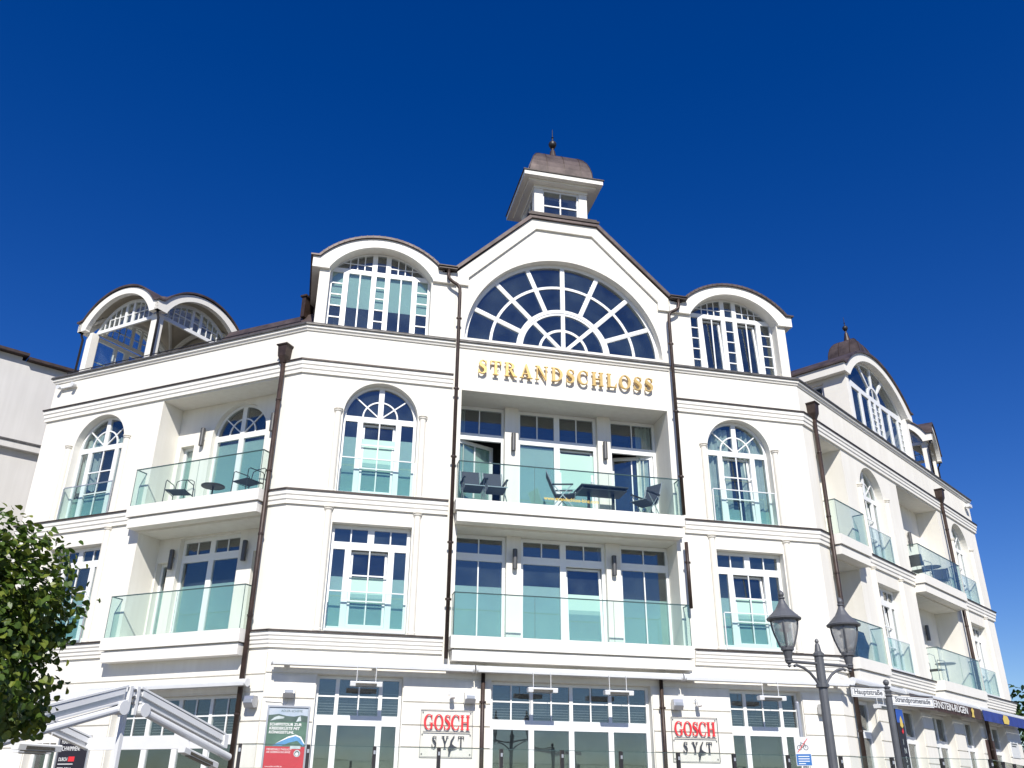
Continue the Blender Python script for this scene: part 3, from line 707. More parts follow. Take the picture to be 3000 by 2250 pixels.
# ---- gutters and downpipes
def pipe(pts, r=.05, hopper=None, F=FC, brackets=()):
    p = MB(F).tube(pts, r, 10).build('downpipe', 'copper', hotel, smooth=True)
    if hopper:
        u, z = hopper; b = MB(F); y = pts[0][1]
        b.lathe([(.055, z-.06), (.07, z), (.11, z+.12), (.125, z+.38), (.155, z+.40), (.155, z+.43)], u, y, 4, True)
        b.build('rain_hopper', 'copper', p)
    for z in brackets:
        u, y = pts[-1][0], pts[-1][1]; b = MB(F)
        b.lathe([(r+.012, z-.02), (r+.012, z+.02)], u, y, 10); b.box(u-.072, u+.072, y-.015, y+.015, z-.024, z+.024)
        b.build('pipe_bracket', 'copper', p)
for s in (-1, 1):
    y = -.19
    b = MB(); x0, x1 = sorted((s*3.02, s*3.5)); b.box(x0, x1, -.24, .3, 14.345, 14.40); b.box(x0-.02, x1+.02, -.27, .3, 14.401, 14.43); b.build('gutter', 'cap', hotel)
    pipe([(s*3.24, -.19, 14.36), (s*3.24, -.19, 14.15), (s*3.22, -.19, 14.06), (s*3.13, -.19, 13.98), (s*2.99, -.19, 13.90), (s*2.93, -.19, 13.80), (s*2.92, -.19, 13.66), (s*2.92, -.19, 8.1 if s > 0 else 4.42)], .045,
         brackets=(12.9, 10.9, 9.1) if s > 0 else (12.9, 10.9, 9.1, 7.0, 5.7))
    if s > 0: pipe([(2.92, -.19, 7.4), (2.92, -.19, 5.8)], .045, brackets=(6.9,))
    b = MB(); x0, x1 = sorted((s*2.0, s*2.9)); b.box(x0, x1, -.26, -.14, 4.22, 4.272); b.build('pipe_offset', 'cap', hotel)
    pipe([(s*2.07, -.12, 4.25), (s*2.07, -.12, .9)], .045, brackets=(3.55,))
wb = (10.3, 8.5, 7.0, 5.2, 3.2)
pipe([(-.5, -.13, 11.3), (-.5, -.13, .9)], .055, (-.5, 11.33), FL, wb)
pipe([(.56, -.13, 11.3), (.56, -.13, .9)], .055, (.56, 11.33), FR, wb)
pipe([(10.62, -.13, 11.3), (10.62, -.13, .9)], .055, (10.62, 11.33), FR, wb)

# ---- cupola on the gable
def dome(parent, F, cx, cy, z, h, H, fin=1., n=6):
    prof = [(1.07, 0), (1.02, .03), (1.0, .06), (.995, .17), (.975, .32), (.93, .47), (.86, .62), (.755, .755), (.62, .86), (.46, .93), (.28, .975), (.1, 1.0)]
    pr = [(a*h, z+c*H) for a, c in prof]
    # square plan dome
    b = MB(F); vs = []; fs = []
    for a, c in pr: vs += [(cx-a, cy-a, c), (cx+a, cy-a, c), (cx+a, cy+a, c), (cx-a, cy+a, c)]
    for i in range(len(pr)-1):
        for k in range(4): q = (k+1) % 4; fs.append((i*4+k, i*4+q, i*4+4+q, i*4+4+k))
    fs.append(tuple(len(vs)-4+k for k in range(4))); b.add(vs, fs); d = b.build('dome', 'copper_roof', parent)
    b = MB(F)
    for k in range(4):
        ex, ey = ((1, 0), (0, 1), (-1, 0), (0, -1))[k]; nx, ny = ey, -ex
        for t in (-1, -.45, .1, .62) if n > 4 else (-1, -.3, .4):
            pts = []
            for a, c in pr[1:]:
                tt = t*h if abs(t) < 1 else t*a
                if abs(tt) > a: continue
                pts.append((cx+ex*tt+nx*(a+.004), cy+ey*tt+ny*(a+.004), c))
            if len(pts) > 1: b.tube(pts, .013*(.6+.4*h), 5)
    b.build('roof_seam', 'copper', d)
    t = z+H
    b = MB(F); b.lathe([(.17*fin, t-.05), (.13*fin, t+.02), (.085*fin, t+.22*fin), (.06*fin, t+.36*fin), (.03*fin, t+.38*fin), (.03*fin, t+.46*fin), (.06*fin, t+.47*fin), (.03*fin, t+.485*fin)], cx, cy, 12); b.build('finial', 'copper', d)
    b = MB(F); zb = t+.575*fin; b.lathe([(max(.02*fin, .1*fin*math.sin(R(a))), zb-.1*fin*math.cos(R(a))) for a in range(0, 181, 15)], cx, cy, 14)
    b.lathe([(.018*fin, zb+.09*fin), (.016*fin, zb+.2*fin), (.035*fin, zb+.21*fin), (.012*fin, zb+.23*fin), (.006*fin, zb+.47*fin)], cx, cy, 8); b.build('finial_ball', 'dark', d, smooth=False)
    return d
CX, CY = .06, 1.22; hb = .80
b = MB()
for sx in (-1, 1):
    for sy in (-1, 1): b.box(CX+sx*hb-(.25 if sx > 0 else 0), CX+sx*hb+(.25 if sx < 0 else 0), CY+sy*hb-(.25 if sy > 0 else 0), CY+sy*hb+(.25 if sy < 0 else 0), 16.3, 17.92)
b.box(CX-hb-.02, CX+hb+.02, CY-hb-.02, CY+hb+.02, 17.921, 18.02)
cup = b.build('cupola', 'trim', hotel)
for k in range(4):
    ex, ey = ((1, 0), (0, 1), (-1, 0), (0, -1))[k]; G = Frame((CX+ey*(hb-.05), CY-ex*(hb-.05), 0), (ex, ey, 0), (-ey, ex, 0))
    fr = MB(G).prism(rect(-.547, .547, 16.9, 17.918), [rect(-.50, .50, 16.95, 17.87)], 0, .06).build('window_frame', 'frame', cup)
    b = MB(G); b.box(-.018, .018, .005, .025, 16.95, 17.86); b.box(-.5, .5, .006, .025, 17.36, 17.40); b.build('glazing_bars', 'frame', cup)
    MB(G).box(-.501, .501, .03, .036, 16.949, 17.871).build('pane', 'glass', cup)
    MB(G).box(-.547, .547, .0, .06, 16.3, 16.899).build('apron_panel', 'trim', cup)
MB().box(CX-.35, CX+.35, CY-.35, CY+.35, 16.4, 17.9).build('lantern_core', 'interior', cup)
b = MB(); b.box(CX-1.02, CX+1.02, CY-1.02, CY+1.02, 18.021, 18.08); b.box(CX-1.19, CX+1.19, CY-1.19, CY+1.19, 18.081, 18.22); b.build('eave', 'trim', cup)
b = MB(); b.box(CX-1.22, CX+1.22, CY-1.22, CY+1.22, 18.221, 18.255); b.build('eave_edge', 'cap', cup)
dome(cup, FC, CX, CY, 18.256, .96, 1.34, 1.28)

# ---- large dormer on the right wing with its own dome
def big_dormer():
    F = FR; cx = 6.43
    wall = [(cx-2.62, 12.285), (cx+2.62, 12.285), (cx+2.62, 14.0)] + segarc(cx-2.61, cx+2.61, 14.15, 15.3) + [(cx-2.62, 14.0)]
    op = segpoly(cx-2.4, cx+2.4, 12.38, 13.97, 15.10)
    d = MB(F).prism(wall, [op], .001, .28).build('dormer', 'trim', hotel)
    fa = [(cx-2.85, 13.93), (cx-2.85, 14.22), (cx-2.68, 14.22)] + segarc(cx-2.68, cx+2.68, 14.22, 15.35)[::-1] + [(cx+2.85, 14.22), (cx+2.85, 13.93), (cx+2.42, 13.93)] + segarc(cx-2.42, cx+2.42, 13.95, 15.09) + [(cx-2.42, 13.93)]
    MB(F).prism(fa, (), -.10, 0).build('fascia', 'trim', d)
    for s in (-1, 1):
        x0, x1 = sorted((cx+s*2.63, cx+s*2.85)); MB(F).box(x0, x1, .001, 3.3, 13.93, 14.22).build('side_fascia', 'trim', d)
    rf = [(cx-2.92, 14.221), (cx-2.92, 14.28), (cx-2.7, 14.28)] + segarc(cx-2.7, cx+2.7, 14.28, 15.43)[::-1] + [(cx+2.92, 14.28), (cx+2.92, 14.221), (cx+2.685, 14.221)] + segarc(cx-2.685, cx+2.685, 14.221, 15.352) + [(cx-2.685, 14.221)]
    MB(F).prism(rf, (), -.16, 3.4).build('roof', 'copper_roof', d)
    cols = [(-2.03, -1.80), (-1.68, -1.13), (-1.0, -.45), (-.32, -.06), (.06, .32), (.45, 1.0), (1.13, 1.68), (1.80, 2.03)]
    cols = [(a*1.14, c*1.14) for a, c in cols]
    P = [rect(cx+a, cx+c, 12.45, 13.78) for a, c in cols]
    h = 2.31; zs = 13.95; za = 15.02; sg = za-zs; rr = (h*h+sg*sg)/(2*sg); cz = za-rr
    def sec(a0, a1):
        n = 10; pts = []
        # radiate from the sill centre
        def hit(a):
            lo, hi = 0, 3.2
            for _ in range(40):
                m_ = (lo+hi)/2; x, z = m_*math.cos(R(a)), 13.9+m_*math.sin(R(a))
                if x*x+(z-cz)**2 < rr*rr: lo = m_
                else: hi = m_
            return lo
        for i in range(n+1):
            a = a0+(a1-a0)*i/n; q = hit(a); pts.append((cx+q*math.cos(R(a)), max(13.93, 13.9+q*math.sin(R(a)))))
        for i in range(n+1):
            a = a1+(a0-a1)*i/n; pts.append((cx+.5*math.cos(R(a)), max(13.93, 13.9+.5*math.sin(R(a)))))
        return pts
    P += [sec(3, 42), sec(48, 86), sec(94, 132), sec(138, 177), [(cx+x, 13.93+z) for x, z in arc(0, 0, .38, 4, 176, 14)]]
    bars = []
    for k in (0, 3, 4, 7):
        for i in range(1, 6): bars.append(('h', cx+cols[k][0], cx+cols[k][1], 12.45+1.33*i/6, .03))
    bars.append(('h', cx-2.36, cx+2.36, 13.84, .05)); bars.append(('v', cx, 13.93, 14.31, .03))
    glazed(F, 'window_frame', segpoly(cx-2.395, cx+2.395, 12.385, 13.97, 15.095), P, .13, bars, parent=d)
    # side wall facing the centre, with a window
    G = Frame(FR((cx-2.62, 0, 0)), -FR.Y, FR.X)      # x runs towards the street, y into the dormer
    MB(G).prism(rect(-3.2, -.281, 12.2, 14.22), [rect(-2.3, -.75, 12.42, 13.8)], 0, .2).build('side_wall', 'trim', d)
    glazed(G, 'side_window', rect(-2.297, -.753, 12.423, 13.797), [rect(-2.2, -.85, 12.52, 13.3), rect(-2.2, -.85, 13.42, 13.72)], .08, parent=d)
    MB(FR).box(cx+2.42, cx+2.62, .281, 3.2, 12.2, 14.22).build('side_wall', 'trim', d)
    MB(FR).prism([(cx-2.40, 12.21), (cx+2.40, 12.21), (cx+2.40, 14.2)] + segarc(cx-2.40, cx+2.40, 14.22, 15.33), (), 2.9, 3.0).build('room_rear_wall', 'interior', d)
    b = MB(FR); b.box(cx-.74, cx+.74, -.06, 1.42, 15.30, 15.46); b.build('dome_base', 'cap', d)
    return d
bd = big_dormer()
dome(hotel, FR, 6.43, .68, 15.46, .56, .86, .95, 4)

# ---- open roof pavilions at the ends of the wings
def pavilion(F, W, D):
    e = .30
    def ring(w_): return [(0, 13.98), (0, 14.28), (.17, 14.28)] + segarc(.17, w_-.17, 14.28, 15.04)[::-1] + [(w_, 14.28), (w_, 13.98), (w_-.34, 13.98)] + segarc(.34, w_-.34, 14.02, 14.85) + [(.34, 13.98)]
    sides = [(F, W), (Frame(F((W, 0, 0)), F.Y, -F.X), D), (Frame(F((W, D, 0)), -F.X, -F.Y), W), (Frame(F((0, D, 0)), -F.Y, F.X), D)]
    root = None
    for i, (G, w_) in enumerate(sides):
        q = MB(G).prism(ring(w_), (), .0+.001*i, .14).build('roof_pavilion' if i == 0 else 'fascia', 'trim', root or hotel)
        root = root or q
        # glazed lunette
        zs, za, h = 14.05, 14.74, (w_-.86)/2; cx = w_/2; sg = za-zs; rr = (h*h+sg*sg)/(2*sg); cz = za-rr; zl = 14.09
        top = lambda x: cz+math.sqrt(max(0, rr*rr-x*x)); lim = math.sqrt(rr*rr-(zl+.02-cz)**2)
        def lun(a, c, n=8):
            a, c = max(a, -lim), min(c, lim); return [(cx+a, zl), (cx+c, zl)] + [(cx+c+(a-c)*k/n, top(c+(a-c)*k/n)) for k in range(n+1)]
        P = [lun(-h, -.19), lun(-.11, .11), lun(.19, h)]
        bars = [('h', cx-.8, cx+.8, 14.36, .025)] + [('v', cx+s_*t, zl, top(t), .025) for s_ in (-1, 1) for t in (.40, .60, .80, .98) if t < lim]
        h2 = h+.03; sg2 = .74; r2 = (h2*h2+sg2*sg2)/(2*sg2)
        if i != 2: glazed(G, 'lunette_window', [(cx-h-.12, 13.985), (cx+h+.12, 13.985)]+segarc(cx-h-.08, cx+h+.08, 14.03, 14.84), P, .36, bars, parent=root, thick=.06)
    # cross vault: copper above, plaster below
    def hh(t, w_, z0, zA):
        a, c = .17, w_-.17
        if t <= a or t >= c: return z0
        h = (c-a)/2; sg = zA-z0; r_ = (h*h+sg*sg)/(2*sg); x = t-w_/2; return zA-r_+math.sqrt(r_*r_-x*x)
    n = 28
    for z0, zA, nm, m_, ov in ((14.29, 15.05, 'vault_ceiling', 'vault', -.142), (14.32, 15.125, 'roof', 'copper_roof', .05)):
        vs = []
        lo = nm == 'vault_ceiling'
        for i in range(n+1):
            for j in range(n+1):
                x = -ov+(W+2*ov)*i/n; y = -ov+(D+2*ov)*j/n; z = max(hh(x, W, z0, zA), hh(y, D, z0, zA))
                vs.append((x, y, z-(.05 if lo else 0)))
        fs = [(i*(n+1)+j, (i+1)*(n+1)+j, (i+1)*(n+1)+j+1, i*(n+1)+j+1) for i in range(n) for j in range(n)]
        if not lo:      # give the roof sheet its thickness
            k = len(vs); vs += [(x, y, z-.055) for x, y, z in vs]; fs += [tuple(k+q for q in f[::-1]) for f in fs]
            rim = [i*(n+1) for i in range(n+1)] + [n*(n+1)+j for j in range(1, n+1)] + [i*(n+1)+n for i in range(n-1, -1, -1)] + [j for j in range(n-1, 0, -1)]
            fs += [(rim[q], rim[(q+1) % len(rim)], k+rim[(q+1) % len(rim)], k+rim[q]) for q in range(len(rim))][::1]
        else: fs = [f[::-1] for f in fs]
        MB(F).add(vs, fs).build(nm, m_, root)
    b = MB(F)
    for i in range(2):
        pts = []
        for k in range(25):
            t = .08+.84*k/24; x = W*t; y = D*(t if i == 0 else 1-t); pts.append((x, y, max(hh(x, W, 14.29, 15.05), hh(y, D, 14.29, 15.05))-.09))
        b.tube(pts, .05, 6)
    for G, w_ in sides: b.F = G; b.prism(segarc(.5, w_-.5, 14.0, 14.72)+segarc(.42, w_-.42, 14.0, 14.82)[::-1], (), .50, .60)
    b.build('vault_rib', 'plaster_white', root)
    for x in (.20, W-.42):
        for y in (.20, D-.42):
            MB(F).box(x, x+.22, y, y+.22, 12.2, 13.979).build('column', 'trim', root)
    # rear wall and glazed outer side
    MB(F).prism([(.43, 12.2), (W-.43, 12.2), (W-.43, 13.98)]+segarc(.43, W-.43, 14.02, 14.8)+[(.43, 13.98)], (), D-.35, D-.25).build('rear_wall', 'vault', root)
    return root, sides
Xp = Vector((.766, -.643, 0)); B_ = FL((-5.28, .07, 0)); WP = 3.25
FPL = Frame(B_-Xp*WP, Xp, Vector((math.sin(R(44)), math.cos(R(44)), 0)))
pv, sd = pavilion(FPL, WP, 3.3)
G, w_ = sd[3]
glazed(G, 'side_glazing', rect(.42, w_-.42, 12.25, 13.978), [rect(.5, .78, 12.35, 13.85), rect(.98, 1.72, 12.35, 13.85), rect(1.88, 2.14, 12.35, 13.85), rect(2.24, w_-.5, 12.35, 13.85)], .25,
       [('h', .5, .78, 12.75, .03), ('h', .5, .78, 13.2, .03), ('h', 2.24, w_-.5, 12.75, .03), ('h', 2.24, w_-.5, 13.2, .03)], parent=pv)
for x, y in ((WP-.1, .1), (.08, .1)):
    MB(FPL).tube([(x, y, 13.98), (x, y, 13.9), (x-.02, y+.08, 13.8), (x-.02, y+.08, 12.2)], .032, 8).build('rain_pipe', 'dark', pv, smooth=True)
Pc = FR((11.55, .0, 0)); Pe = FR((14.45, .62, 0)); Xr = (Pe-Pc); WR_ = Xr.length; Xr.normalize()
FPR = Frame(Pc, Xr, Vector((-Xr.y, Xr.x, 0)))
pv2, sd2 = pavilion(FPR, WR_, 3.0)
for x, y in ((.1, .1), (WR_-.08, .1)):
    MB(FPR).tube([(x, y, 13.98), (x, y, 13.9), (x+.02, y+.08, 13.8), (x+.02, y+.08, 12.2)], .032, 8).build('rain_pipe', 'dark', pv2, smooth=True)
# thin guard rail on the wing parapet
for F, u0, u1 in ((FL, -LEND+.3, -.25),):
    b = MB(F); b.box(u0, u1, .02, .04, 12.47, 12.49)
    u = u0
    while u < u1: b.box(u, u+.018, .021, .039, 12.36, 12.4699); u += .9
    b.build('parapet_rail', 'dark', hotel)

# ================================================================== THINGS ON AND AROUND THE HOTEL
# ---- serif capitals drawn as outlines (unit cap height)
def stroke(pts, ws):
    L_, R_ = [], []
    n = len(pts)
    for i, (x, z) in enumerate(pts):
        a, c = pts[max(0, i-1)], pts[min(n-1, i+1)]; d = Vector((c[0]-a[0], c[1]-a[1])).normalized(); nn = Vector((-d.y, d.x))*ws[i]/2
        L_.append((x+nn.x, z+nn.y)); R_.append((x-nn.x, z-nn.y))
    return L_ + R_[::-1]
def el(cx, cz, rx, rz, a0, a1, n): return [(cx+rx*math.cos(R(a0+(a1-a0)*i/n)), cz+rz*math.sin(R(a0+(a1-a0)*i/n))) for i in range(n+1)]
def glyph(c):
    T, t, h = .175, .055, .05
    q = rect
    def stem(x, w_=T, o=.075): return [q(x, x+w_, h*.9, 1-h*.9), q(x-o, x+w_+o, 0, h), q(x-o, x+w_+o, 1-h, 1)]
    if c == 'T': return [q(.305, .475, 0+h*.9, 1), q(.2, .58, 0, h), q(.02, .76, .94, 1.001), [(.02, .97), (.02, .70), (.05, .70), (.13, .93)], [(.76, .97), (.76, .70), (.73, .70), (.65, .93)]], .78
    if c == 'H': return stem(.10) + stem(.60) + [q(.25, .62, .475, .535)], .875
    if c == 'L': return stem(.10) + [q(.25, .66, 0, .055), [(.70, .0), (.72, .33), (.69, .33), (.55, .05)]], .72
    if c == 'N': return [q(.10, .155, h*.9, .98), q(0, .26, 0, h), q(0, .2, 1-h, 1), q(.72, .775, .0, 1-h*.9), q(.62, .88, 1-h, 1), [(.08, 1), (.27, 1), (.775, 0.0), (.70, -.01)]], .9
    if c == 'A': return [[(.40, 1.02), (.47, 1.02), (.80, .03), (.60, .03), (.365, .86)], [(.40, 1.02), (.43, .93), (.155, .03), (.09, .03)], q(.2, .62, .29, .345), q(0, .26, 0, h), q(.52, .88, 0, h)], .88
    if c == 'D': return stem(.10) + [el(.27, .5, .53, .5, 90, -90, 20) + el(.27, .5, .345, .445, -90, 90, 20)], .85
    if c == 'R': return stem(.10) + [el(.26, .735, .42, .265, 90, -90, 16) + el(.26, .735, .245, .215, -90, 90, 16), [(.30, .50), (.47, .50), (.80, .03), (.60, .03)], q(.58, .88, 0, h)], .87
    if c == 'O': return [('ring', el(.42, .5, .42, .52, 0, 360, 30)[:-1], el(.42, .5, .235, .465, 0, 360, 30)[:-1])], .84
    if c == 'C' or c == 'G':
        o = [el(.43, .5, .43, .52, 48, 312 if c == 'C' else 325, 24) + el(.45, .5, .26, .465, 312 if c == 'C' else 325, 48, 24), [(.72, .97), (.745, .97), (.745, .66), (.70, .66), (.60, .90)]]
        if c == 'C': o.append([(.70, .30), (.745, .26), (.64, .05), (.60, .10)])
        else: o += [q(.60, .775, .06, .42), q(.50, .86, .40, .45)]
        return o, .80 if c == 'C' else .88
    if c == 'Y': return [q(.34, .51, h*.9, .45), q(.24, .61, 0, h), [(.34, .42), (.51, .42), (.27, .97), (.08, .97)], [(.42, .45), (.48, .40), (.76, .97), (.69, .97)], q(0, .36, .95, 1), q(.56, .86, .95, 1)], .86
    if c == 'S':
        pts = [(.54, .80), (.47, .92), (.32, .975), (.17, .90), (.135, .76), (.22, .63), (.38, .51), (.50, .38), (.50, .20), (.40, .07), (.27, .022), (.13, .08), (.06, .22)]
        ws = [.03, .05, .06, .11, .16, .20, .22, .20, .17, .12, .06, .05, .03]
        return [stroke(pts, ws), [(.55, .98), (.575, .98), (.575, .70), (.54, .70), (.47, .86)], [(.03, .02), (.055, .02), (.14, .14), (.065, .30), (.03, .30)]], .62
def letters(s, F, u0, u1, y0, y1, zb, H, m, parent, sx=1.):
    adv = [glyph(c)[1] for c in s]; gap = ((u1-u0)/sx-sum(adv)*H)/(len(s)-1); u = u0
    for c in s:
        ps, a = glyph(c); b = MB(F)
        for i, p in enumerate(ps):
            e = .0008*i
            if p[0] == 'ring': b.prism([(u+x*H*sx, zb+z*H) for x, z in p[1]], [[(u+x*H*sx, zb+z*H) for x, z in p[2]]], y0-e, y1+e)
            else: b.prism([(u+x*H*sx, zb+z*H) for x, z in p], (), y0-e, y1+e)
        b.build('letter', m, parent); u += (a*H+gap)*sx
t = thing('hotel_lettering', 'raised gold capitals spelling STRANDSCHLOSS below the fan window', 'sign', (0, 0, 11.4))
letters('STRANDSCHLOSS', FC, -2.37, 2.36, -.12, -.06, 11.44, .385, 'gold', t)
b = MB()
for i in range(13):
    x = -2.2+4.4*i/12; b.box(x-.008, x+.008, -.059, .0, 11.6, 11.616)
b.build('fixing_pins', 'dark', t)
t = thing('web_address_lettering', 'small gold web address on the glass of the upper centre balcony', 'lettering', (0, -.33, 8.1))
text('www.strandschloss-binz.com', .125, 'web_text', 'gold_print', t, FC, -.72, -.328, 8.16, .0012, sx=.94, bold=.015)

# ---- restaurant signs
for s, tx in ((-1, 'beside the ship tour poster side'), (1, 'beside the street lamp side')):
    u0 = -3.38 if s < 0 else 2.29; lab = 'clear GOSCH SYLT plate in red and grey, between arched-bay window and door, ' + ('ship poster side' if s < 0 else 'street lamp side')
    t = thing('restaurant_sign', lab, 'sign', (u0+.55, -.08, 2.45), 'restaurant name plates')
    MB().box(u0, u0+1.11, -.06, -.05, 2.45, 3.37).build('plate', 'clear', t)
    for (a, c, z0, z1) in ((u0, u0+1.11, 3.37, 3.378), (u0, u0+1.11, 2.442, 2.45), (u0-.008, u0, 2.442, 3.378), (u0+1.11, u0+1.118, 2.442, 3.378)): MB().box(a, c, -.061, -.049, z0, z1).build('plate_edge', 'steel', t)
    letters('GOSCH', FC, u0+.06, u0+1.05, -.075, -.0605, 2.98, .30, 'red', t, .80)
    MB().box(u0+.05, u0+1.06, -.07, -.0605, 2.93, 2.945).build('rule', 'steel', t)
    letters('SY', FC, u0+.24, u0+.60, -.073, -.0605, 2.62, .235, 'ink', t, .74)
    b = MB(); b.prism([(u0+x, 2.45+z) for x, z in ((.71, .41), (.735, .42), (.685, .32), (.68, .25), (.73, .21), (.79, .19), (.74, .165), (.665, .15), (.65, .10), (.63, .03), (.605, .03), (.61, .12), (.59, .175), (.63, .22), (.645, .31))], (), -.073, -.0605); b.build('letter', 'ink', t)
    b = MB()
    for i, p in enumerate(glyph('T')[0]): b.prism([(u0+.80+x*.235*.74, 2.62+z*.235) for x, z in p], (), -.073-.0006*i, -.0605)
    b.build('letter', 'ink', t)
    b = MB()
    for x in (.04, 1.07):
        for z in (2.50, 2.88, 3.32): MB().lathe([(.014, z-.014), (.014, z+.014)], u0+x, -.032, 8).build('bolt', 'steel', t)

# ---- posters
t = thing('ship_tour_poster', 'framed poster of chalk cliffs and a boat advertising ship tours', 'poster', (-6.13, -.05, 2.2))
x0, x1, z0, z1 = -6.56, -5.70, 2.0, 3.37
MB().prism(rect(x0, x1, z0, z1), [rect(x0+.035, x1-.035, z0+.035, z1-.035)], -.075, -.032).build('frame', 'alu_grey', t)
MB().box(x0+.03, x1-.03, -.05, -.033, z0+.03, z1-.03).build('sea', 'poster_green', t)
xa, xb = x0+.037, x1-.037
MB().box(xa, xb, -.052, -.0505, 3.12, z1-.037).build('sky_print', 'poster_sky', t)
MB().prism([(xa, 3.06), (xb, 3.06), (xb, 3.17), (x0+.7, 3.19), (x0+.55, 3.16), (x0+.4, 3.17), (x0+.24, 3.205), (x0+.1, 3.185), (xa, 3.18)], (), -.0535, -.0523).build('hills_print', 'poster_hill', t)
MB().prism([(x0+.08, 3.07), (x0+.16, 3.14), (x0+.24, 3.17), (x0+.36, 3.15), (x0+.34, 3.12), (x0+.2, 3.10)], (), -.055, -.0537).build('cliff_print', 'poster_cliff', t)
MB().prism([(x0+.60, 3.06), (x0+.64, 3.15), (x0+.68, 3.17), (x0+.70, 3.08)], (), -.055, -.0537).build('cliff_print', 'poster_cliff', t)
MB().prism([(x0+.18, 2.60), (x0+.45, 2.76), (x0+.62, 2.81), (x0+.72, 2.77), (x0+.82, 2.62), (x0+.78, 2.60), (x0+.66, 2.70), (x0+.5, 2.66), (x0+.36, 2.60)], (), -.0535, -.0505).build('boat_print', 'poster_boat', t)
MB().prism([(x0+.22, 2.635), (x0+.47, 2.775), (x0+.62, 2.815), (x0+.73, 2.775), (x0+.823, 2.63), (x0+.79, 2.65), (x0+.71, 2.755), (x0+.62, 2.79), (x0+.47, 2.745)], (), -.0555, -.0537).build('boat_rail_print', 'white_print', t)
MB().box(xa, xb, -.0535, -.0505, z0+.037, 2.585).build('red_panel', 'poster_red', t)
MB().box(x0+.53, x0+.74, -.0565, -.0538, 2.545, 2.60).build('paper_strip', 'poster_cliff', t)
text('ADLER-SCHIFFE', .062, 'poster_text', 'poster_hill', t, FC, x0+.28, -.0535, 3.245, .0008)
for i, l_ in enumerate(('SCHIFFSTOUR ZUR', 'KREIDEKÜSTE MIT', 'KÖNIGSSTUHL')): text(l_, .075, 'poster_text', 'white_print', t, FC, x0+.075, -.0535, 2.98-.075*i, .0012, shear=.12, bold=.02)
for i, l_ in enumerate(('MEHRMALS TÄGLICH', 'AB SEEBRÜCKE BINZ')): text(l_, .052, 'poster_text', 'white_print', t, FC, x0+.07, -.056, 2.515-.052*i, .001, shear=.12)
text('www.adler-schiffe.de', .04, 'poster_text', 'white_print', t, FC, x0+.07, -.056, 2.2, .001)
b = MB(); b.prism(arc(x0+.68, 2.46, .065, 0, 350, 28), (), -.0555, -.0538); b.build('badge', 'poster_cliff', t)
b = MB(); b.prism(arc(x0+.68, 2.46, .048, 0, 350, 24), (), -.057, -.0558); b.build('badge_centre', 'lampgrey', t)
b = MB(); b.prism(arc(x0+.68, 2.45, .032, 0, 350, 20), (), -.0585, -.0573); b.build('badge_print', 'white_print', t)

G = FL; t = thing('drinks_poster', 'black framed drinks poster with white lettering and red marks', 'poster', G((-4.95, -.06, 1.6)))
MB(G).prism(rect(-5.42, -4.46, 1.55, 2.86), [rect(-5.38, -4.50, 1.59, 2.82)], -.08, -.032).build('frame', 'alu_grey', t)
MB(G).box(-5.385, -4.495, -.055, -.033, 1.585, 2.825).build('sheet', 'poster_black', t)
for l_, z, sz, m in (('FISCH MUSS', 2.70, .13, 'white_print'), ('SCHWIMMEN!', 2.55, .13, 'white_print'), ('PEPSI COLA,', 2.13, .115, 'white_print'), ('PEPSI COLA MAX,', 1.98, .115, 'white_print')): text(l_, sz, 'poster_text', m, t, G, -5.33, -.0575, z, .0015, sx=.72)
text('DURCH', .105, 'poster_text', 'white_print', t, G, -5.33, -.0575, 2.34, .0015, sx=.72)
MB(G).box(-5.04, -4.86, -.0575, -.0555, 2.33, 2.43).build('red_mark', 'red', t)
MB(G).box(-5.33, -4.88, -.0575, -.0555, 2.27, 2.285).build('rule', 'white_print', t)
for p in ([(-4.78, 2.72), (-4.66, 2.79), (-4.54, 2.72), (-4.64, 2.70)], [(-4.70, 2.62), (-4.58, 2.70), (-4.52, 2.62), (-4.60, 2.60)]): MB(G).prism(p, (), -.0575, -.0555).build('red_mark', 'red', t)

# ---- awning cassettes (rolled in)
def awning(F, u0, u1, z, label, d=-.30, r=.072):
    t = thing('rolled_awning', label, 'awning', F(((u0+u1)/2, d, z)), 'rolled in awnings along the ground floor')
    b = MB(F); b.tube([(u0, d, z), (u1, d, z)], r, 16); b.box(u0+.02, u1-.02, d-.02, d+.10, z+.045, z+.075); b.build('cassette', 'awn', t)
    MB(F).box(u0+.03, u1-.03, d-.085, d-.06, z-.06, z-.015).build('front_rail', 'awn', t)
    for u in (u0, u1): MB(F).tube([(u-.012, d, z), (u+.012, d, z)], r+.012, 16).build('end_cap', 'alu', t)
    n = max(2, int((u1-u0)/1.4))
    for i in range(n):
        u = u0+.3+(u1-u0-.6)*i/(n-1); MB(F).box(u-.05, u+.05, d+.07, -.031, z-.03, z+.09).build('wall_bracket', 'alu', t)
    return t
awning(FC, -6.58, -2.32, 4.205, 'long white rolled awning above the ship tour poster and shop window')
awning(FC, -2.26, 2.50, 4.205, 'long white rolled awning above the middle restaurant doors')
awning(FC, 2.56, 6.85, 4.205, 'long white rolled awning above the window beside the street lamp')
awning(FL, -4.6, -.26, 3.80, 'white rolled awning above the wing storefront behind the awning frame', -.24)
awning(FR, .15, 3.3, 4.30, 'white rolled awning above the narrow door near the street name signs')
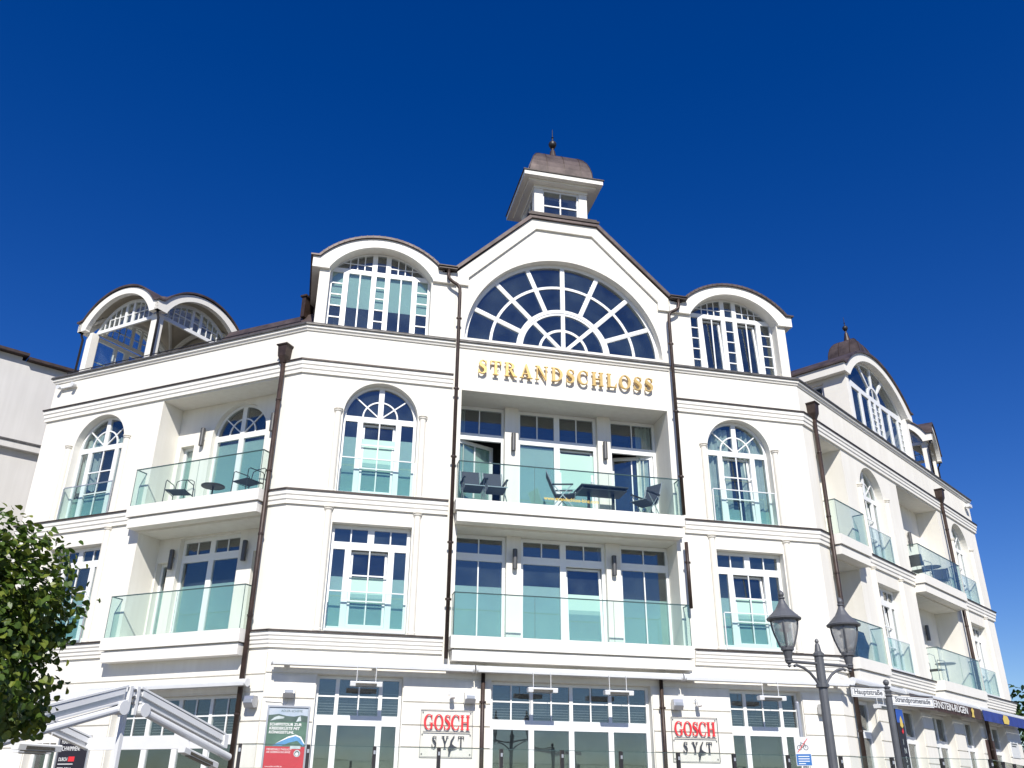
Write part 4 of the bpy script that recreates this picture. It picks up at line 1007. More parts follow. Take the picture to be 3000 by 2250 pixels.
for u0, u1, lab, m in ((3.4, 9.3, 'white rolled awning with hanging brown amber shop valance', 'brown_cloth'), (9.4, 14.3, 'white rolled awning with hanging blue valance and yellow emblem', 'blue_cloth')):
    t = awning(FR, u0, u1, 4.32, lab, -.3)
    n = 40; b = MB(FR); vs = []
    for i in range(n+1):
        u = u0+.03+(u1-u0-.06)*i/n; w_ = .012*math.sin(i*1.9); vs += [(u, -.41, 4.28), (u, -.42+w_, 3.97)]
    k = len(vs); vs += [(x, y+.004, z) for x, y, z in vs]
    fs = [(2*i, 2*i+1, 2*i+3, 2*i+2) for i in range(n)]; fs += [tuple(k+q for q in f[::-1]) for f in fs]
    b.add(vs, fs); b.build('valance', m, t)
    if m == 'brown_cloth':
        text('BERNSTEIN-RÜGEN', .27, 'valance_text', 'white_print', t, FR, 4.85, -.447, 4.05, .002, sx=1.3, bold=.012)
        MB(FR).prism([(8.2+x, 3.99+z) for x, z in ((0, 0), (.24, 0), (.20, .1), (.28, .2), (.14, .27), (.03, .2), (.07, .1))], (), -.449, -.446).build('emblem', 'gold_print', t)
    else:
        MB(FR).prism([(11.35+x, 3.99+z) for x, z in ((0, 0), (.5, 0), (.62, .12), (.5, .25), (.1, .27), (-.05, .14))], (), -.449, -.446).build('emblem', 'gold_print', t)

# ---- infrared heaters hanging below the awnings
def heater(P, X, Y, label, grp='infrared heaters on the terrace', rods=.35, L_=.66):
    G = Frame(P, X, Y)
    t = thing('patio_heater', label, 'heater', P, grp)
    def sec(l, y0, y1, z0, z1): return l
    b = MB(G); h = L_/2
    prof = [(-.085, .03), (-.06, .05), (.06, .05), (.085, .03), (.07, -.045), (-.07, -.045)]
    H_ = Frame(P, Y, -X); q = MB(H_); q.prism(prof, (), -h, h); q.build('housing', 'alu', t)
    MB(G).box(-h*.62, h*.62, -.055, .055, -.056, -.0455).build('element', 'element', t)
    MB(G).box(-h*.66, h*.66, -.082, -.074, -.035, .012).build('reflector_slot', 'element', t)
    for s in (-1, 1):
        MB(G).tube([(s*h*.6, .02, .05), (s*h*.6, .02, .05+rods)], .007, 6).build('hanger', 'alu', t)
    return t
X3, Y3 = FC.X, FC.Y
heater(Vector((-4.62, -.45, 3.80)), X3, Y3, 'white infrared heater hanging before the window beside the ship poster')
heater(Vector((-.82, -.45, 3.80)), X3, Y3, 'white infrared heater before the left pair of restaurant door transoms')
heater(Vector((.92, -.45, 3.80)), X3, Y3, 'white infrared heater before the right pair of restaurant door transoms')
heater(Vector((4.62, -.45, 3.80)), X3, Y3, 'white infrared heater hanging before the window nearest the street lamp')
heater(FR((1.55, -.35, 3.80)), FR.X, FR.Y, 'white infrared heater above the narrow door by the street name signs')

# ---- small wall fixtures
def floodlight(F, u, z, label, m='alu_grey', s=1., tilt=.3):
    t = thing('wall_speaker', label, 'speaker', F((u, -.03, z)), 'boxy fixtures on the ground floor wall')
    G = Frame(F((u, -.15, z)), F.X, F.Y); b = MB(G); w_ = .115*s
    H_ = Frame(G.O, G.Y, -G.X); q = MB(H_); q.prism([(-.10, -.02), (-.07, .12), (.06, .12), (.09, .06), (.07, -.10), (-.04, -.11)], (), -w_, w_); q.build('body', m, t)
    MB(G).box(-.03, .03, .05, .119, -.02, .06).build('bracket', 'alu', t); MB(G).box(-w_*.8, w_*.8, -.105, -.085, -.015, .05).build('grille', m, t)
for u, l_ in ((-6.17, 'grey boxy speaker on the wall above the ship tour poster'), (-2.36, 'grey boxy speaker above the plate on the ship poster side'), (2.42, 'grey boxy speaker above the plate on the street lamp side'), (6.1, 'small grey wall box between the street lamp and the wing corner')):
    floodlight(FC, u, 3.62, l_, s=1.0 if abs(u) < 6.15 or u < 0 else .8)
floodlight(FL, -.18, 3.42, 'grey boxy speaker on the corner beside the brown downpipe')
for u, l_ in ((-2.78, 'small white spotlight beside the speaker over the ship poster side plate'), (2.9, 'small white spotlight beside the speaker over the street lamp side plate')):
    t = thing('wall_spotlight', l_, 'spotlight', (u, -.03, 3.7), 'small white spotlights over the name plates')
    MB().tube([(u, -.031, 3.74), (u, -.12, 3.78), (u+.02, -.2, 3.70)], .012, 6).build('arm', 'alu', t)
    MB().tube([(u+.02, -.19, 3.74), (u+.03, -.24, 3.60)], [.045, .055], 12).build('head', 'alu', t)
    MB().box(u-.04, u+.04, -.045, -.031, 3.69, 3.79).build('base_plate', 'alu', t)
def cable(pts, label):
    o = MB().tube(pts, .006, 5).build('cable', 'alu_grey', None); tag(o, label, 'cable')
cable([(-6.62, -.04, 3.44), (-6.4, -.04, 3.43), (-6.3, -.04, 3.43), (-6.24, -.045, 3.37), (-6.18, -.05, 3.42), (-6.17, -.09, 3.53)], 'thin grey cable running to the speaker above the ship tour poster')
def wall_lamp(F, u, y, z, label, grp):
    t = thing('wall_lamp', label, 'wall lamp', F((u, y, z)), grp)
    MB(F).lathe([(.055, z-.24), (.058, z-.235), (.058, z+.235), (.055, z+.24)], u, y-.09, 14).build('cylinder', 'lampdark', t, smooth=False)
    MB(F).lathe([(.045, z+.2401), (.045, z+.246)], u, y-.09, 12).build('top_lens', 'dark', t)
    MB(F).box(u-.03, u+.03, y-.035, y-.001, z-.06, z+.06).build('mount', 'alu_grey', t)
wall_lamp(FC, -1.24, .8, 9.98, 'grey cylinder lamp on the pilaster behind the pair of sling chairs', 'lamps on the centre balconies')
wall_lamp(FC, 1.24, .8, 9.98, 'grey cylinder lamp on the pilaster behind the balcony table with the cup', 'lamps on the centre balconies')
wall_lamp(FC, -1.25, .5, 6.86, 'grey cylinder lamp on an empty balcony pilaster, one storey below the paired sling chairs', 'lamps on the centre balconies')
wall_lamp(FC, 1.25, .5, 6.86, 'grey cylinder lamp on an empty balcony pilaster beside the tilted sash, below the table', 'lamps on the centre balconies')
wall_lamp(FL, -3.42, .72, 10.05, 'grey cylinder lamp between narrow window and arched balcony door', 'lamps on the wing balconies')
wall_lamp(FL, -1.22, .72, 10.12, 'grey cylinder lamp beside the arched balcony door near the brown downpipe', 'lamps on the wing balconies')
wall_lamp(FL, -3.75, .72, 6.88, 'grey cylinder lamp between narrow window and square headed balcony door', 'lamps on the wing balconies')
wall_lamp(FL, -1.55, .72, 6.90, 'grey cylinder lamp between square headed balcony door and downpipe', 'lamps on the wing balconies')
wall_lamp(FR, 9.0, .72, 9.75, 'dark cylinder lamp in the shaded upper recess with curved chairs', 'lamps on the wing balconies')
wall_lamp(FR, 9.0, .72, 6.65, 'dark cylinder lamp in the shaded lower recess with bistro set', 'lamps on the wing balconies')
t = thing('parapet_floodlight', 'white bar with two round spotlights under the parapet at the pavilion end', 'floodlight', FL((-7.9, -.05, 11.98)))
MB(FL).box(-8.16, -7.62, -.10, -.04, 11.93, 12.0).build('bar', 'alu', t); MB(FL).box(-7.96, -7.82, -.04, -.001, 11.93, 12.0).build('mount', 'alu', t)
for u in (-8.16, -7.62): MB(FL).tube([(u, -.06, 11.97), (u, -.19, 11.95)], [.05, .065], 12).build('lamp_head', 'alu', t)
t = thing('parapet_floodlight', 'small white floodlight box under the parapet at the long wing end', 'floodlight', FR((13.9, -.05, 11.95)))
MB(FR).box(13.75, 14.05, -.22, -.08, 11.86, 11.98).build('lamp_head', 'alu', t); MB(FR).box(13.86, 13.94, -.08, -.001, 11.88, 11.96).build('mount', 'alu', t)

# ---- free-standing awning frame on the terrace
A0 = Vector((-8.54, -4.2, 3.23)); NI = FL.Y; UL = FL.X
t = thing('awning_frame', 'white folding awning frame with sloping rails standing on the terrace', 'awning frame', (A0.x, A0.y, .9))
FA = Frame((A0.x, A0.y, 0), NI, -UL)           # x towards the building, y along the ridge away from the camera side
za = A0.z
def rail(x0, z0_, x1, z1_, w_, h_, y0, y1, nm, m='alu'):
    dx, dz_ = x1-x0, z1_-z0_; MB(FA).prism([(x0, z0_), (x1, z1_), (x1, z1_+h_), (x0, z0_+h_)], (), y0, y1).build(nm, m, t)
for s, xe, drop in ((1, 2.30, .56), (-1, 2.05, .56)):
    for k, yo in enumerate((0., 3.2)):
        x0_ = s*.14
        # I-shaped side rail: flanges and web
        rail(x0_, za-.21, s*xe, za-.21-drop, 0, .20, yo+.02, yo+.05, 'side_rail', 'alu_grey')  # grey web: the shaded side of the white rail put into its colour
        rail(x0_, za-.02, s*xe, za-.02-drop, 0, .03, yo-.03, yo+.06, 'rail_flange'); rail(x0_, za-.24, s*xe, za-.24-drop, 0, .028, yo-.06, yo+.06, 'rail_flange')
        rail(x0_+s*.05, za-.13, s*xe, za-.13-drop, 0, .09, yo-.02, yo+.019, 'rail_rib')
    MB(FA).tube([(s*.26, -.02, za-.36), (s*xe*1.07, -.02, za-.94)], .062, 14).build('folding_arm', 'alu', t)
    MB(FA).tube([(s*.22, -.10, za-.34), (s*.22, .06, za-.34)], .105, 18).build('elbow_cap', 'alu', t)
    MB(FA).box(s*xe-.05, s*xe+.05, -.05, 3.25, za-.24-drop, za-.02-drop).build('front_profile', 'alu', t)
for x in (-.09, .06): MB(FA).box(x-.02, x+.035, -.04, .02, za-.42, za+.0).build('apex_bracket', 'alu', t)
MB(FA).box(-.05, .05, -.02, 3.2, za-.16, za-.03).build('ridge_beam', 'alu', t)
for z in (za-.06, za-.16, za-.25): MB(FA).tube([(.0, -.045, z), (.0, .0, z)], .022, 10).build('bolt', 'steel', t)
for yo in (.08, 3.1): MB(FA).box(-.035, .035, yo, yo+.07, .9, za-.17).build('post', 'alu', t)
heater(FA((1.65, -.05, za-.98)), (NI*math.cos(R(-14))+Vector((0, 0, math.sin(R(-14))))), -UL, 'white tube heater slung under the building side arm of the awning frame', rods=.14, L_=.9)
heater(FA((-1.15, .5, za-.95)), NI, -UL, 'dark faced heater hanging over the black drinks poster beside the tree', rods=.3, L_=.75)
heater(FA((-.55, 1.3, za-.95)), NI, -UL, 'grey heater hanging between the black drinks poster and storefront', rods=.35, L_=.6)

# ---- vertical banner, brown panel and info plate on the right wing
t = thing('vertical_banner', 'tall black banner with a yellow emblem beside the amber shop door', 'banner', FR((3.3, -.1, 1.5)))
MB(FR).box(3.08, 3.55, -.10, -.085, 1.9, 3.9).build('cloth', 'poster_black', t); MB(FR).box(3.08, 3.55, -.106, -.101, 3.55, 3.9).build('top_panel', 'blue', t)
MB(FR).prism([(3.25+x, 3.42+z) for x, z in ((0, .05), (.1, 0), (.2, .06), (.17, .2), (.1, .3), (.03, .22))], (), -.111, -.1065).build('emblem', 'gold_print', t)
MB(FR).prism([(3.28+x, 3.28+z) for x, z in ((0, .05), (.06, 0), (.14, .06), (.1, .14))], (), -.111, -.1065).build('emblem', 'red', t)
for i, ch in enumerate('INSEL'): text(ch, .2, 'banner_text', 'poster_cliff', t, FR, 3.26, -.104, 3.02-.21*i, .001)
for z in (1.905, 3.895): MB(FR).box(3.05, 3.58, -.115, -.03, z-.01, z+.01).build('banner_rod', 'alu_grey', t)
t = thing('brown_poster_board', 'brown poster board between two shop doors under the blue valance', 'poster', FR((10.85, -.06, 2.2)))
MB(FR).box(10.42, 11.2, -.07, -.031, 2.3, 3.48).build('board', 'brown_cloth', t); MB(FR).prism([(10.6, 2.5), (11.0, 2.5), (10.95, 2.9), (10.8, 3.2), (10.65, 2.9)], (), -.075, -.0705).build('print', 'poster_red', t)
t = thing('info_plate', 'white plate with grey lettering at the far end of the wing', 'sign', FR((13.5, -.05, 3.0)))
MB(FR).box(13.05, 13.95, -.05, -.031, 3.05, 3.6).build('plate', 'alu', t)
for i, wd in enumerate((.62, .5)): MB(FR).box(13.15, 13.15+wd, -.053, -.0505, 3.46-.07*i, 3.5-.07*i).build('printed_line', 'steel', t)

# ---- glass windscreen along the terrace edge
def windscreen(pts, label, n_list, zt=2.47):
    a0 = pts[0]; t = thing('glass_windscreen', label, 'windscreen', (a0[0], a0[1], .9))
    for (p, q), n in zip(zip(pts, pts[1:]), n_list):
        p, q = Vector((*p, 0)), Vector((*q, 0)); X = (q-p).normalized(); G = Frame(p, X, Vector((-X.y, X.x, 0))); L_ = (q-p).length
        for i in range(n+1):
            u = L_*i/n
            if i < n:
                MB(G).box(u+.04, u+L_/n-.04, -.005, .005, .96, zt).build('glass_panel', 'screen', t)
                MB(G).box(u+.04, u+L_/n-.04, -.006, .006, zt+.0005, zt+.010).build('top_edge', 'edge', t)
            MB(G).box(u-.03, u+.03, -.035, .035, .901, zt+.01).build('post', 'dark', t)
            MB(G).box(u-.018, u+.018, -.045, -.0352, zt-.12, zt-.06).build('clamp', 'alu_grey', t)
windscreen([(-6.86, -3.05), (8.0, -3.0), tuple(FR((5.0, -2.6, 0)).xy)], 'glass windscreen with dark posts along the terrace edge', [13, 4])
windscreen([tuple(FR((5.6, -2.3, 0)).xy), tuple(FR((14.2, -2.2, 0)).xy)], 'separate glass windscreen with dark posts before the amber shop', [8], 2.62)

# ---- balcony furniture
def sling_chair(P, rot, label, grp='folding sling chairs on the upper centre balcony'):
    ca, sa = math.cos(R(rot)), math.sin(R(rot)); G = Frame(P, (ca, sa, 0), (-sa, ca, 0))
    t = thing('sling_chair', label, 'chair', P, grp)
    def sheet(pts, w_, th, nm, m):
        b = MB(G); vs = []
        for y, z in pts: vs += [(-w_, y, z), (w_, y, z)]
        k = len(vs); vs += [(x, y+th*.5, z-th) for x, y, z in vs]; n = len(pts)
        fs = [(2*i, 2*i+1, 2*i+3, 2*i+2) for i in range(n-1)]; fs += [tuple(k+q for q in f[::-1]) for f in fs]
        fs += [(2*i, 2*i+2, k+2*i+2, k+2*i) for i in range(n-1)] + [(2*i+3, 2*i+1, k+2*i+1, k+2*i+3) for i in range(n-1)] + [(1, 0, k, k+1), (2*n-2, 2*n-1, k+2*n-1, k+2*n-2)]
        b.add(vs, fs); b.build(nm, m, t)
    sheet([(.16, .44), (.24, .60), (.33, .82), (.40, 1.02)], .22, .015, 'backrest', 'mesh')
    sheet([(-.30, .46), (-.15, .43), (.02, .42), (.15, .43)], .22, .03, 'seat', 'mesh')
    for s in (-1, 1):
        x = s*.245
        MB(G).tube([(x, .16, .42), (x, .41, 1.03)], .013, 6).build('back_frame', 'chair_leg', t)
        MB(G).box(x-.028 if s < 0 else x-.02, x+.02 if s < 0 else x+.028, -.26, .26, .645, .675).build('armrest', 'chair_arm', t)
        MB(G).tube([(x, -.22, .645), (x, .34, 0)], .013, 6).build('leg', 'chair_leg', t); MB(G).tube([(x, .22, .645), (x, -.32, 0)], .013, 6).build('leg', 'chair_leg', t)
    MB(G).tube([(-.245, -.31, .45), (.245, -.31, .45)], .013, 6).build('front_bar', 'chair_leg', t)
sling_chair(Vector((-2.36, .25, 8.022)), 0, 'charcoal sling chair in front of the half open balcony door')
sling_chair(Vector((-1.80, .25, 8.022)), 0, 'charcoal sling chair in front of the pilaster, beside another chair')
sling_chair(Vector((-.10, .2, 8.022)), 75, 'charcoal sling chair seen from its side next to the balcony table')
sling_chair(Vector((2.10, .25, 8.022)), -58, 'charcoal sling chair alone by the open door beyond the table')
t = thing('balcony_table', 'dark rectangular balcony table with a white cup on it', 'table', (.95, .25, 8.022))
b = MB(); b.box(.30, 1.52, -.12, .58, 8.69, 8.72); b.build('table_top', 'mesh', t); b = MB(); b.prism(rect(.33, 1.49, 8.61, 8.689), [rect(.36, 1.46, 8.63, 8.67)], -.08, .54); b.build('apron', 'chair_arm', t)
for x in (.58, 1.22):
    MB().box(x-.03, x+.03, .19, .25, 8.05, 8.608).build('leg', 'chair_arm', t); MB().box(x-.035, x+.035, -.1, .54, 8.023, 8.049).build('foot', 'chair_arm', t)
t = tag(MB().lathe([(.03, 8.7205), (.04, 8.725), (.045, 8.80), (.047, 8.81)], .62, .0, 14).build('cup', 'alu'), 'small white cup standing on the dark balcony table', 'cup')

def wire_chair(F, u, y, z, rot, label, grp, m='dark', back=False):
    P = F((u, y, z)); ca, sa = math.cos(R(rot)), math.sin(R(rot)); G = Frame(P, F.X*ca+F.Y*sa, F.Y*ca-F.X*sa)
    t = thing('metal_chair', label, 'chair', P, grp)
    for s in (-1, 1):
        x = s*.25
        MB(G).tube([(x, -.26, 0), (x, -.24, .62), (x, -.20, .66), (x, .20, .66), (x, .24, .62), (x, .27, 0)], .011, 6).build('side_frame', m, t)
        MB(G).tube([(x, -.25, .40), (x, .25, .38)], .009, 6).build('stretcher', m, t)
    b = MB(G); b.box(-.24, .24, -.24, .24, .40, .412); b.build('seat', 'mesh', t)
    if not back:
        MB(G).tube([(-.24, .25, .40), (-.22, .30, .78), (-.12, .34, .84), (.12, .34, .84), (.22, .30, .78), (.24, .25, .40)], .011, 6).build('backrest', m, t); return
    b = MB(G); n = 10; vs = []
    for i in range(n+1):
        a = -.25+.5*i/n; yy = .25+.06*(1-(a/.25)**2); vs += [(a, yy, .50), (a, yy+.05, .86)]
    k = len(vs); vs += [(x, y_+.012, z_) for x, y_, z_ in vs]; fs = [(2*i, 2*i+2, 2*i+3, 2*i+1) for i in range(n)]; fs += [tuple(k+q for q in f[::-1]) for f in fs]
    b.add(vs, fs); b.build('backrest', 'mesh' if back else m, t)
def bistro(F, u, y, z, label, r=.3, h=.7, m='steel'):
    P = F((u, y, z)); t = thing('bistro_table', label, 'table', P)
    MB(F).lathe([(r-.01, z+h-.025), (r, z+h-.02), (r, z+h)], u, y, 24).build('table_top', m, t); MB(F).lathe([(.02, z+.03), (.02, z+h-.026)], u, y, 10).build('stem', m, t)
    MB(F).lathe([(.2, z), (.19, z+.015), (.03, z+.03)], u, y, 18).build('base', m, t)
wire_chair(FL, -3.45, .2, 8.022, 20, 'thin black wire chair near the side glass of the wing balcony', 'wire chairs on the wing balcony')
wire_chair(FL, -1.35, .2, 8.022, -10, 'thin black wire chair near the downpipe on the wing balcony', 'wire chairs on the wing balcony')
bistro(FL, -2.35, .15, 8.022, 'low dark round table between two wire chairs', .28, .42, 'wood_dark')
wire_chair(FR, 8.0, .15, 8.022, 80, 'metal chair with curved grey back on the upper recess balcony', 'curved metal chairs', 'chair_leg', True)
wire_chair(FR, 9.8, .15, 8.022, -80, 'metal chair behind glass facing the round table, next to the second downpipe', 'curved metal chairs', 'chair_leg', True)
bistro(FR, 8.95, .12, 8.022, 'grey round table between curved chairs on the upper recess balcony')
wire_chair(FR, 7.5, .15, 4.902, 80, 'pale metal chair on the lower recess balcony over the amber shop', 'curved metal chairs', 'alu_grey', False)
bistro(FR, 8.5, .12, 4.902, 'grey round table on the lower recess balcony over the amber shop')
P = FR((1.4, .1, 4.902)); t = thing('furniture_cover', 'crumpled navy cover over folded furniture behind the small balcony glass', 'cover', P)
b = MB(FR); n = 14; vs = []
for j in range(9):
    for i in range(n):
        a = 2*math.pi*i/n; q = 1/max(abs(math.cos(a)), abs(math.sin(a)))**.75
        rr = (1-.06*j/8)*(1+.10*math.sin(3*a+j)+.06*random.random()); top = .74+.10*math.cos(a)+.05*math.sin(2*a)
        vs.append((1.42+.56*q*rr*math.cos(a), .12+.30*q*rr*math.sin(a)*.9, 4.903+top*j/8))
fs = [(j*n+i, j*n+(i+1) % n, (j+1)*n+(i+1) % n, (j+1)*n+i) for j in range(8) for i in range(n)] + [tuple(8*n+i for i in range(n))]
b.add(vs, fs); b.build('cloth', 'navy', t)
for x in (1.25, 1.7): MB(FR).tube([(x, .05, 5.6), (x+.02, .05, 5.98)], .012, 6).build('pole', 'alu_grey', t); MB(FR).tube([(x-.08, .05, 5.95), (x+.1, .05, 5.95)], .01, 6).build('hook', 'alu_grey', t)

# ---- double street lamp
LP = Vector((.77, -8.915, 0)); aL_ = Vector((.257, -9.02, 0)); aR_ = Vector((1.28, -8.81, 0)); ax_ = (aR_-aL_).normalized()
FS = Frame(LP, ax_, Vector((-ax_.y, ax_.x, 0))); half = (aR_-aL_).length/2
t = thing('street_lamp', 'grey double street lamp with two bell shaped glass lanterns', 'street lamp', LP)
MB(FS).lathe([(.16, 0), (.16, .5), (.12, .55), (.066, .62), (.061, 2.0), (.057, 3.02), (.085, 3.03), (.085, 3.07), (.06, 3.075), (.06, 3.42), (.075, 3.43), (.075, 3.46), (.045, 3.49), (.03, 3.58), (.018, 3.60), (.028, 3.62), (.022, 3.645), (.004, 3.66)], 0, 0, 12).build('pole', 'lampgrey', t)
for s in (-1, 1):
    MB(FS).tube([(s*.05, 0, 3.33), (s*(half-.03), 0, 3.33)], .021, 8).build('arm', 'lampgrey', t)
    MB(FS).tube([(s*.055, 0, 3.06), (s*.10, 0, 3.12), (s*.18, 0, 3.20), (s*.28, 0, 3.26), (s*.40, 0, 3.29), (s*.44, 0, 3.275)], .019, 8).build('scroll_brace', 'lampgrey', t)
    x = s*half
    lan = MB(FS).lathe([(0.0035, 3.25), (0.0264, 3.27), (0.0158, 3.29), (0.0396, 3.31), (0.0440, 3.335), (0.0528, 3.34), (0.0528, 3.355), (0.0440, 3.36), (0.0572, 3.42), (0.0660, 3.46), (0.0836, 3.47), (0.0880, 3.51), (0.0792, 3.52)], x, 0, 14).build('lantern_base', 'lampgrey', t)
    MB(FS).lathe([(0.0774, 3.521), (0.1012, 3.58), (0.1320, 3.66), (0.1566, 3.75), (0.1654, 3.83), (0.1628, 3.874)], x, 0, 20).build('glass_bowl', 'lampglass', lan, smooth=True)
    MB(FS).lathe([(0.1892, 3.855), (0.2244, 3.865), (0.2288, 3.885), (0.2068, 3.90), (0.1936, 3.915), (0.1496, 3.955), (0.0968, 4.01), (0.0616, 4.07), (0.0396, 4.12), (0.0308, 4.14), (0.0440, 4.15), (0.0440, 4.165), (0.0264, 4.17), (0.0396, 4.20), (0.0352, 4.23), (0.0088, 4.26)], x, 0, 22).build('lantern_cap', 'lampgrey', lan)
    for k in range(4):
        a = math.pi/4+k*math.pi/2; pts = [(x+r_*math.cos(a), r_*math.sin(a), z) for r_, z in ((0.0862, 3.51), (0.1144, 3.59), (0.1452, 3.68), (0.1672, 3.77), (0.1742, 3.86))]
        MB(FS).tube(pts, .011, 6).build('cage_rib', 'lampgrey', lan)
    b = MB(FS); b.lathe([(0.0176, 3.70), (0.0660, 3.72), (0.0792, 3.745), (0.0440, 3.76), (0.0528, 3.80), (0.0880, 3.82), (0.0968, 3.85)], x, 0, 14); b.build('lamp_insert', 'bulb', lan)

# ---- street name signs
SP = Vector((2.0, -8.53, 0)); fh = Vector((.573, .819, 0)); lt = Vector((.819, -.573, 0))
t = thing('street_sign', 'grey post with ball finial carrying white Hauptstraße and Strandpromenade signs', 'street sign', SP)
FT = Frame(SP, (1, 0, 0), (0, 1, 0))
MB(FT).lathe([(.045, 0), (.045, 2.98), (.05, 2.985), (.06, 3.0), (.04, 3.02), (.05, 3.04), (.06, 3.06), (.04, 3.08), (.03, 3.09), (.045, 3.10), (.05, 3.115), (.02, 3.125), (.018, 3.135), (.034, 3.15), (.042, 3.175), (.034, 3.2), (.01, 3.215)], 0, 0, 14).build('post', 'lampgrey', t)
for nm, d, L_, z0, z1, flip in (('Hauptstraße', -(lt*.42+fh*.36), .56, 2.965, 3.085, True), ('Strandpromenade', lt*.55+fh*.66, .86, 2.885, 3.01, False)):
    dn = d.normalized(); X = -dn if flip else dn; O = SP + (dn*(L_+.05) if flip else dn*.05)
    G = Frame(O, X, Vector((-X.y, X.x, 0)))
    sg_ = MB(G).box(0, L_, -.006, .006, z0, z1).build('name_plate', 'alu', t)
    MB(G).prism(rect(.012, L_-.012, z0+.012, z1-.012), [rect(.016, L_-.016, z0+.016, z1-.016)], -.0075, -.0062).build('plate_border', 'ink', sg_)
    text(nm, .096 if flip else .098, 'street_name', 'lampgrey', sg_, G, L_/2, -.0075, z0+.045 if not flip else z0+.038, .0008, 'CENTER', sx=.98 if flip else 1.02, bold=.022)
    MB(G).tube([(-.03 if not flip else L_+.03, 0, z1+.022), (L_ if not flip else 0, 0, z1+.022)], .009, 6).build('bracket_bar', 'lampgrey', t)
    MB(G).lathe([(.004, z1+.01), (.014, z1+.022), (.004, z1+.036)], 0 if flip else L_, 0, 8).build('bar_knob', 'lampgrey', t)

# ---- no cycling sign
TP = Vector((1.97, -6.14, 0)); Xs = Vector((.866, -.5, 0)); G = Frame(TP, Xs, Vector((.5, .866, 0)))
t = thing('traffic_sign', 'small sign with a crossed out bicycle above a blue text panel', 'traffic sign', TP)
MB(G).lathe([(.03, 0), (.03, 3.12), (.02, 3.14)], 0, .03, 12).build('post', 'alu_grey', t)
MB(G).box(-.12, .12, -.012, -.002, 2.17, 2.60).build('plate', 'alu', t)
MB(G).box(-.112, .112, -.014, -.0122, 2.18, 2.345).build('blue_panel', 'blue_sign', t)
for z in (2.31, 2.275, 2.24, 2.205): MB(G).box(-.085, .085 if z > 2.22 else .02, -.0155, -.0142, z-.006, z+.006).build('printed_line', 'white_print', t)
def ringp(cx, cz, r_, w_): return arc(cx, cz, r_, 0, 360, 20)[:-1], arc(cx, cz, r_-w_, 0, 360, 20)[:-1]
for cx in (-.048, .048):
    o_, i_ = ringp(cx, 2.44, .038, .008); MB(G).prism(o_, [i_], -.0145, -.0122).build('wheel_mark', 'ink', t)
for a, c in (((-.048, 2.44), (-.02, 2.505)), ((-.02, 2.505), (.035, 2.505)), ((.035, 2.505), (.048, 2.44)), ((-.025, 2.495), (.0, 2.44)), ((.0, 2.44), (.035, 2.50)), ((-.03, 2.52), (-.01, 2.52)), ((.03, 2.53), (.055, 2.525))):
    MB(G).prism(bline(*a, *c, .007)[1], (), -.0147, -.0122).build('bicycle_mark', 'ink', t)
MB(G).prism(bline(-.085, 2.37, .085, 2.575, .01)[1], (), -.016, -.0149).build('red_stroke', 'red', t)

# ---- neighbouring house
NA = Vector((-17.05, 10.04, 0)); nd = Vector((.884, .467, 0)); FN = Frame(NA, nd, Vector((-nd.y, nd.x, 0)))
t = thing('neighbour_house', 'plain grey white house wall with dark roof edge beside the tree', 'house', NA)
MB(FN).prism([(-9, 0), (7, 0), (7, 15.2), (.75, 15.2), (.75, 15.32), (-9, 15.32)], (), 0, 7).build('wall', 'neigh', t)
b = MB(FN); b.box(-9.2, .9, -.25, 7.2, 15.321, 15.42); b.build('roof_edge', 'copper', t)
b = MB(FN); b.box(.901, 7.3, -.25, 7.2, 15.201, 15.30); b.build('roof_edge', 'copper', t)
MB(FN).box(-9.1, 7.1, -.22, .0, 12.02, 12.24).build('band', 'neigh', t); MB(FN).box(-9.1, 7.1, -.26, .0, 12.2401, 12.30).build('band_capping', 'cap_grey', t)

# ---- trees
def leafmesh(name, L_, m):
    # heart-shaped leaf folded along its midrib
    v = [(0, 0, 0), (-.46, .06, .10), (-.56, .42, .13), (-.32, .78, .06), (0, .98, -.05), (.32, .78, .06), (.56, .42, .13), (.46, .06, .10), (0, .5, 0)]
    f = [(0, 8, 2, 1), (8, 4, 3, 2), (0, 7, 6, 8), (8, 6, 5, 4)]
    me = bpy.data.meshes.new(name); me.from_pydata([(x*L_, y*L_, z*L_) for x, y, z in v], [], f); me.materials.append(MT[m]); return me
LV = [(0, 0, 0), (-.46, .06, .10), (-.56, .42, .13), (-.32, .78, .06), (0, .98, -.05), (.32, .78, .06), (.56, .42, .13), (.46, .06, .10), (0, .5, 0)]
LF = [(0, 8, 2, 1), (8, 4, 3, 2), (0, 7, 6, 8), (8, 6, 5, 4)]
def leafxf(p, nrm, droop, size):
    z = nrm.normalized(); d = Vector((random.uniform(-1, 1), random.uniform(-1, 1), random.uniform(-1, .2)-droop)); y = (d - z*d.dot(z))
    y = y.normalized() if y.length > 1e-3 else Vector((1, 0, 0)); x = y.cross(z); m = Matrix((x, y, z)).transposed().to_4x4()
    m = m @ Matrix.Scale(size, 4); m.translation = p; return m
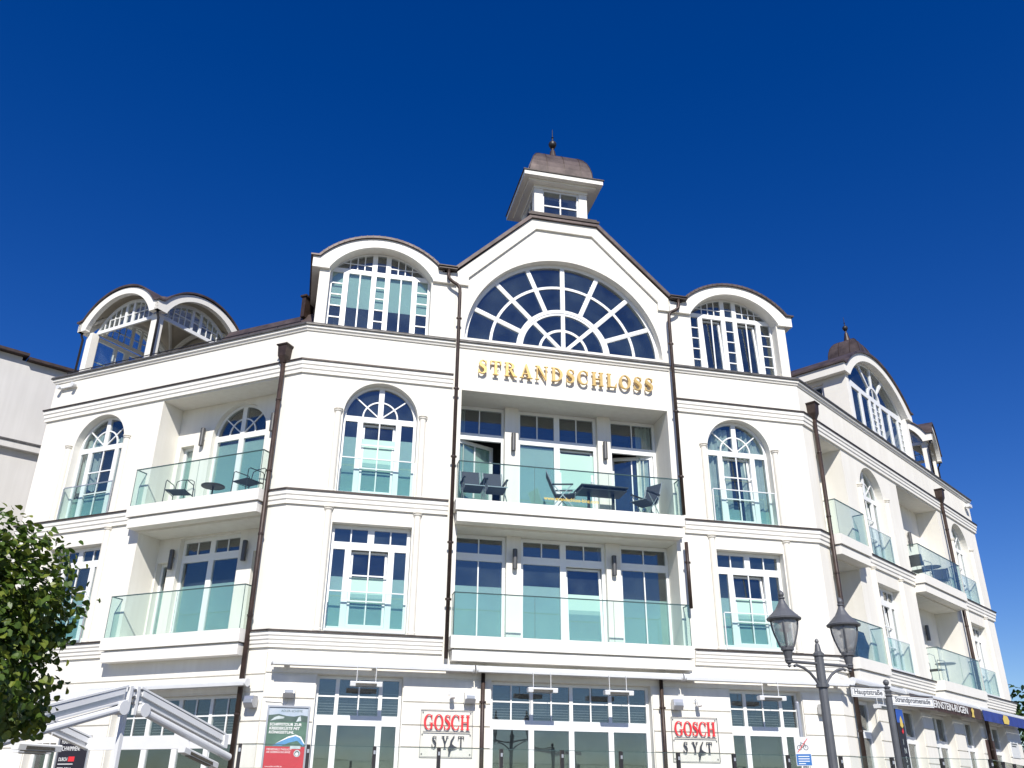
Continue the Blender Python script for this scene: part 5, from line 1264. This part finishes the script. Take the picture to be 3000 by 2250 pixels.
def tree(name, label, base, trunk_h, C0, rad, ncl, per, size, mats, singles=0, group=None, seed=1):
    rnd = random.Random(seed); t = thing(name, label, 'tree', base, group)
    C0 = Vector(C0)
    top = Vector((C0.x, C0.y, C0.z+rad[2]*.5))
    MB().tube([base, base+Vector((.03, .02, trunk_h*.5)), Vector((C0.x-.05, C0.y, trunk_h)), top], [.16*rad[0]/1.3, .13*rad[0]/1.3, .10*rad[0]/1.3, .03], 10).build('trunk', 'bark', t, smooth=True)
    clusters = []
    for i in range(ncl):
        while True:
            d = Vector((rnd.uniform(-1, 1), rnd.uniform(-1, 1), rnd.uniform(-1, 1)))
            if .25 < d.length < 1: break
        rr = d.length**.45; d = d.normalized()
        lump = 1+.16*math.sin(d.x*4+seed)+.13*math.sin(d.y*5.3+d.z*3)+.10*math.sin(d.z*7+d.x*5)
        clusters.append((C0+Vector((d.x*rad[0], d.y*rad[1], d.z*rad[2]))*rr*lump, d))
    for i in range(min(14, ncl)):
        p, d = clusters[i*max(1, ncl//14)]; st = Vector((C0.x, C0.y, trunk_h+(i/14-.3)*rad[2]*.8)); mid = st.lerp(p, .5)+Vector((0, 0, .12*rad[2]))
        MB().tube([st, mid, p], [.04*rad[0], .022*rad[0], .006*rad[0]], 6).build('limb', 'bark', t)
    xs = []
    for p, d in clusters:
        for k in range(per):
            q = p+Vector((rnd.gauss(0, 1), rnd.gauss(0, 1), rnd.gauss(0, .8)))*size*1.15
            nn = d*.5+Vector((rnd.uniform(-1, 1), rnd.uniform(-1, 1), rnd.uniform(.0, 1.3))); xs.append((leafxf(q, nn, .5, size*rnd.uniform(.7, 1.2)), rnd.random()))
    if singles:
        # leaves that show largest: nearest the viewer's side
        vis = [x for x in xs if (x[0].translation-CAM).dot(fwd) > 0]
        def inframe(x):
            v = x[0].translation-CAM; dz_ = v.dot(fwd); return abs(v.dot(right)/dz_*FPX) < 1490 and abs(v.dot(up)/dz_*FPX) < 1120
        vis = sorted([x for x in vis if inframe(x)], key=lambda x: (x[0].translation-CAM).length)[:singles]
        ids = {id(x) for x in vis}; ms = [leafmesh('leaf', 1, m) for m in mats]
        for x in vis:
            o = bpy.data.objects.new('leaf', ms[0] if x[1] < .72 else ms[-1]); sc.collection.objects.link(o); o.parent = t
            mm = x[0].copy(); mm.translation -= base; o.matrix_local = mm
        xs = [x for x in xs if id(x) not in ids]
    b = MB()
    for m_, r_ in xs:
        b.mi = 0 if r_ < .72 else len(mats)-1
        b.add([m_ @ Vector(v) for v in LV], LF)
    o = b.build('crown', mats, t); o['kind'] = 'stuff'
    return t
tree('linden_tree', 'leafy green linden tree in front of the wing', Vector((-9.7, -10.6, 0)), 2.3, (-9.70, -10.5, 2.94), (1.17, 1.17, 1.2), 2100, 14, .068, ['leaf', 'leaf2'], 280, seed=4)
for i, (x, y, z, r_) in enumerate(((28.4, 17.0, 3.4, 2.9), (31.5, 14.0, 2.2, 2.6))):
    tree('garden_tree', ('taller dark green tree behind the far end of the wing', 'lower light green tree behind the far end of the wing')[i], Vector((x, y, 0)), 1.5, (x, y, z), (r_, r_, r_), 240, 14, .26, ['bush', 'leaf2'] if i else ['bush'], 0, 'trees behind the far wing end', seed=11+i)
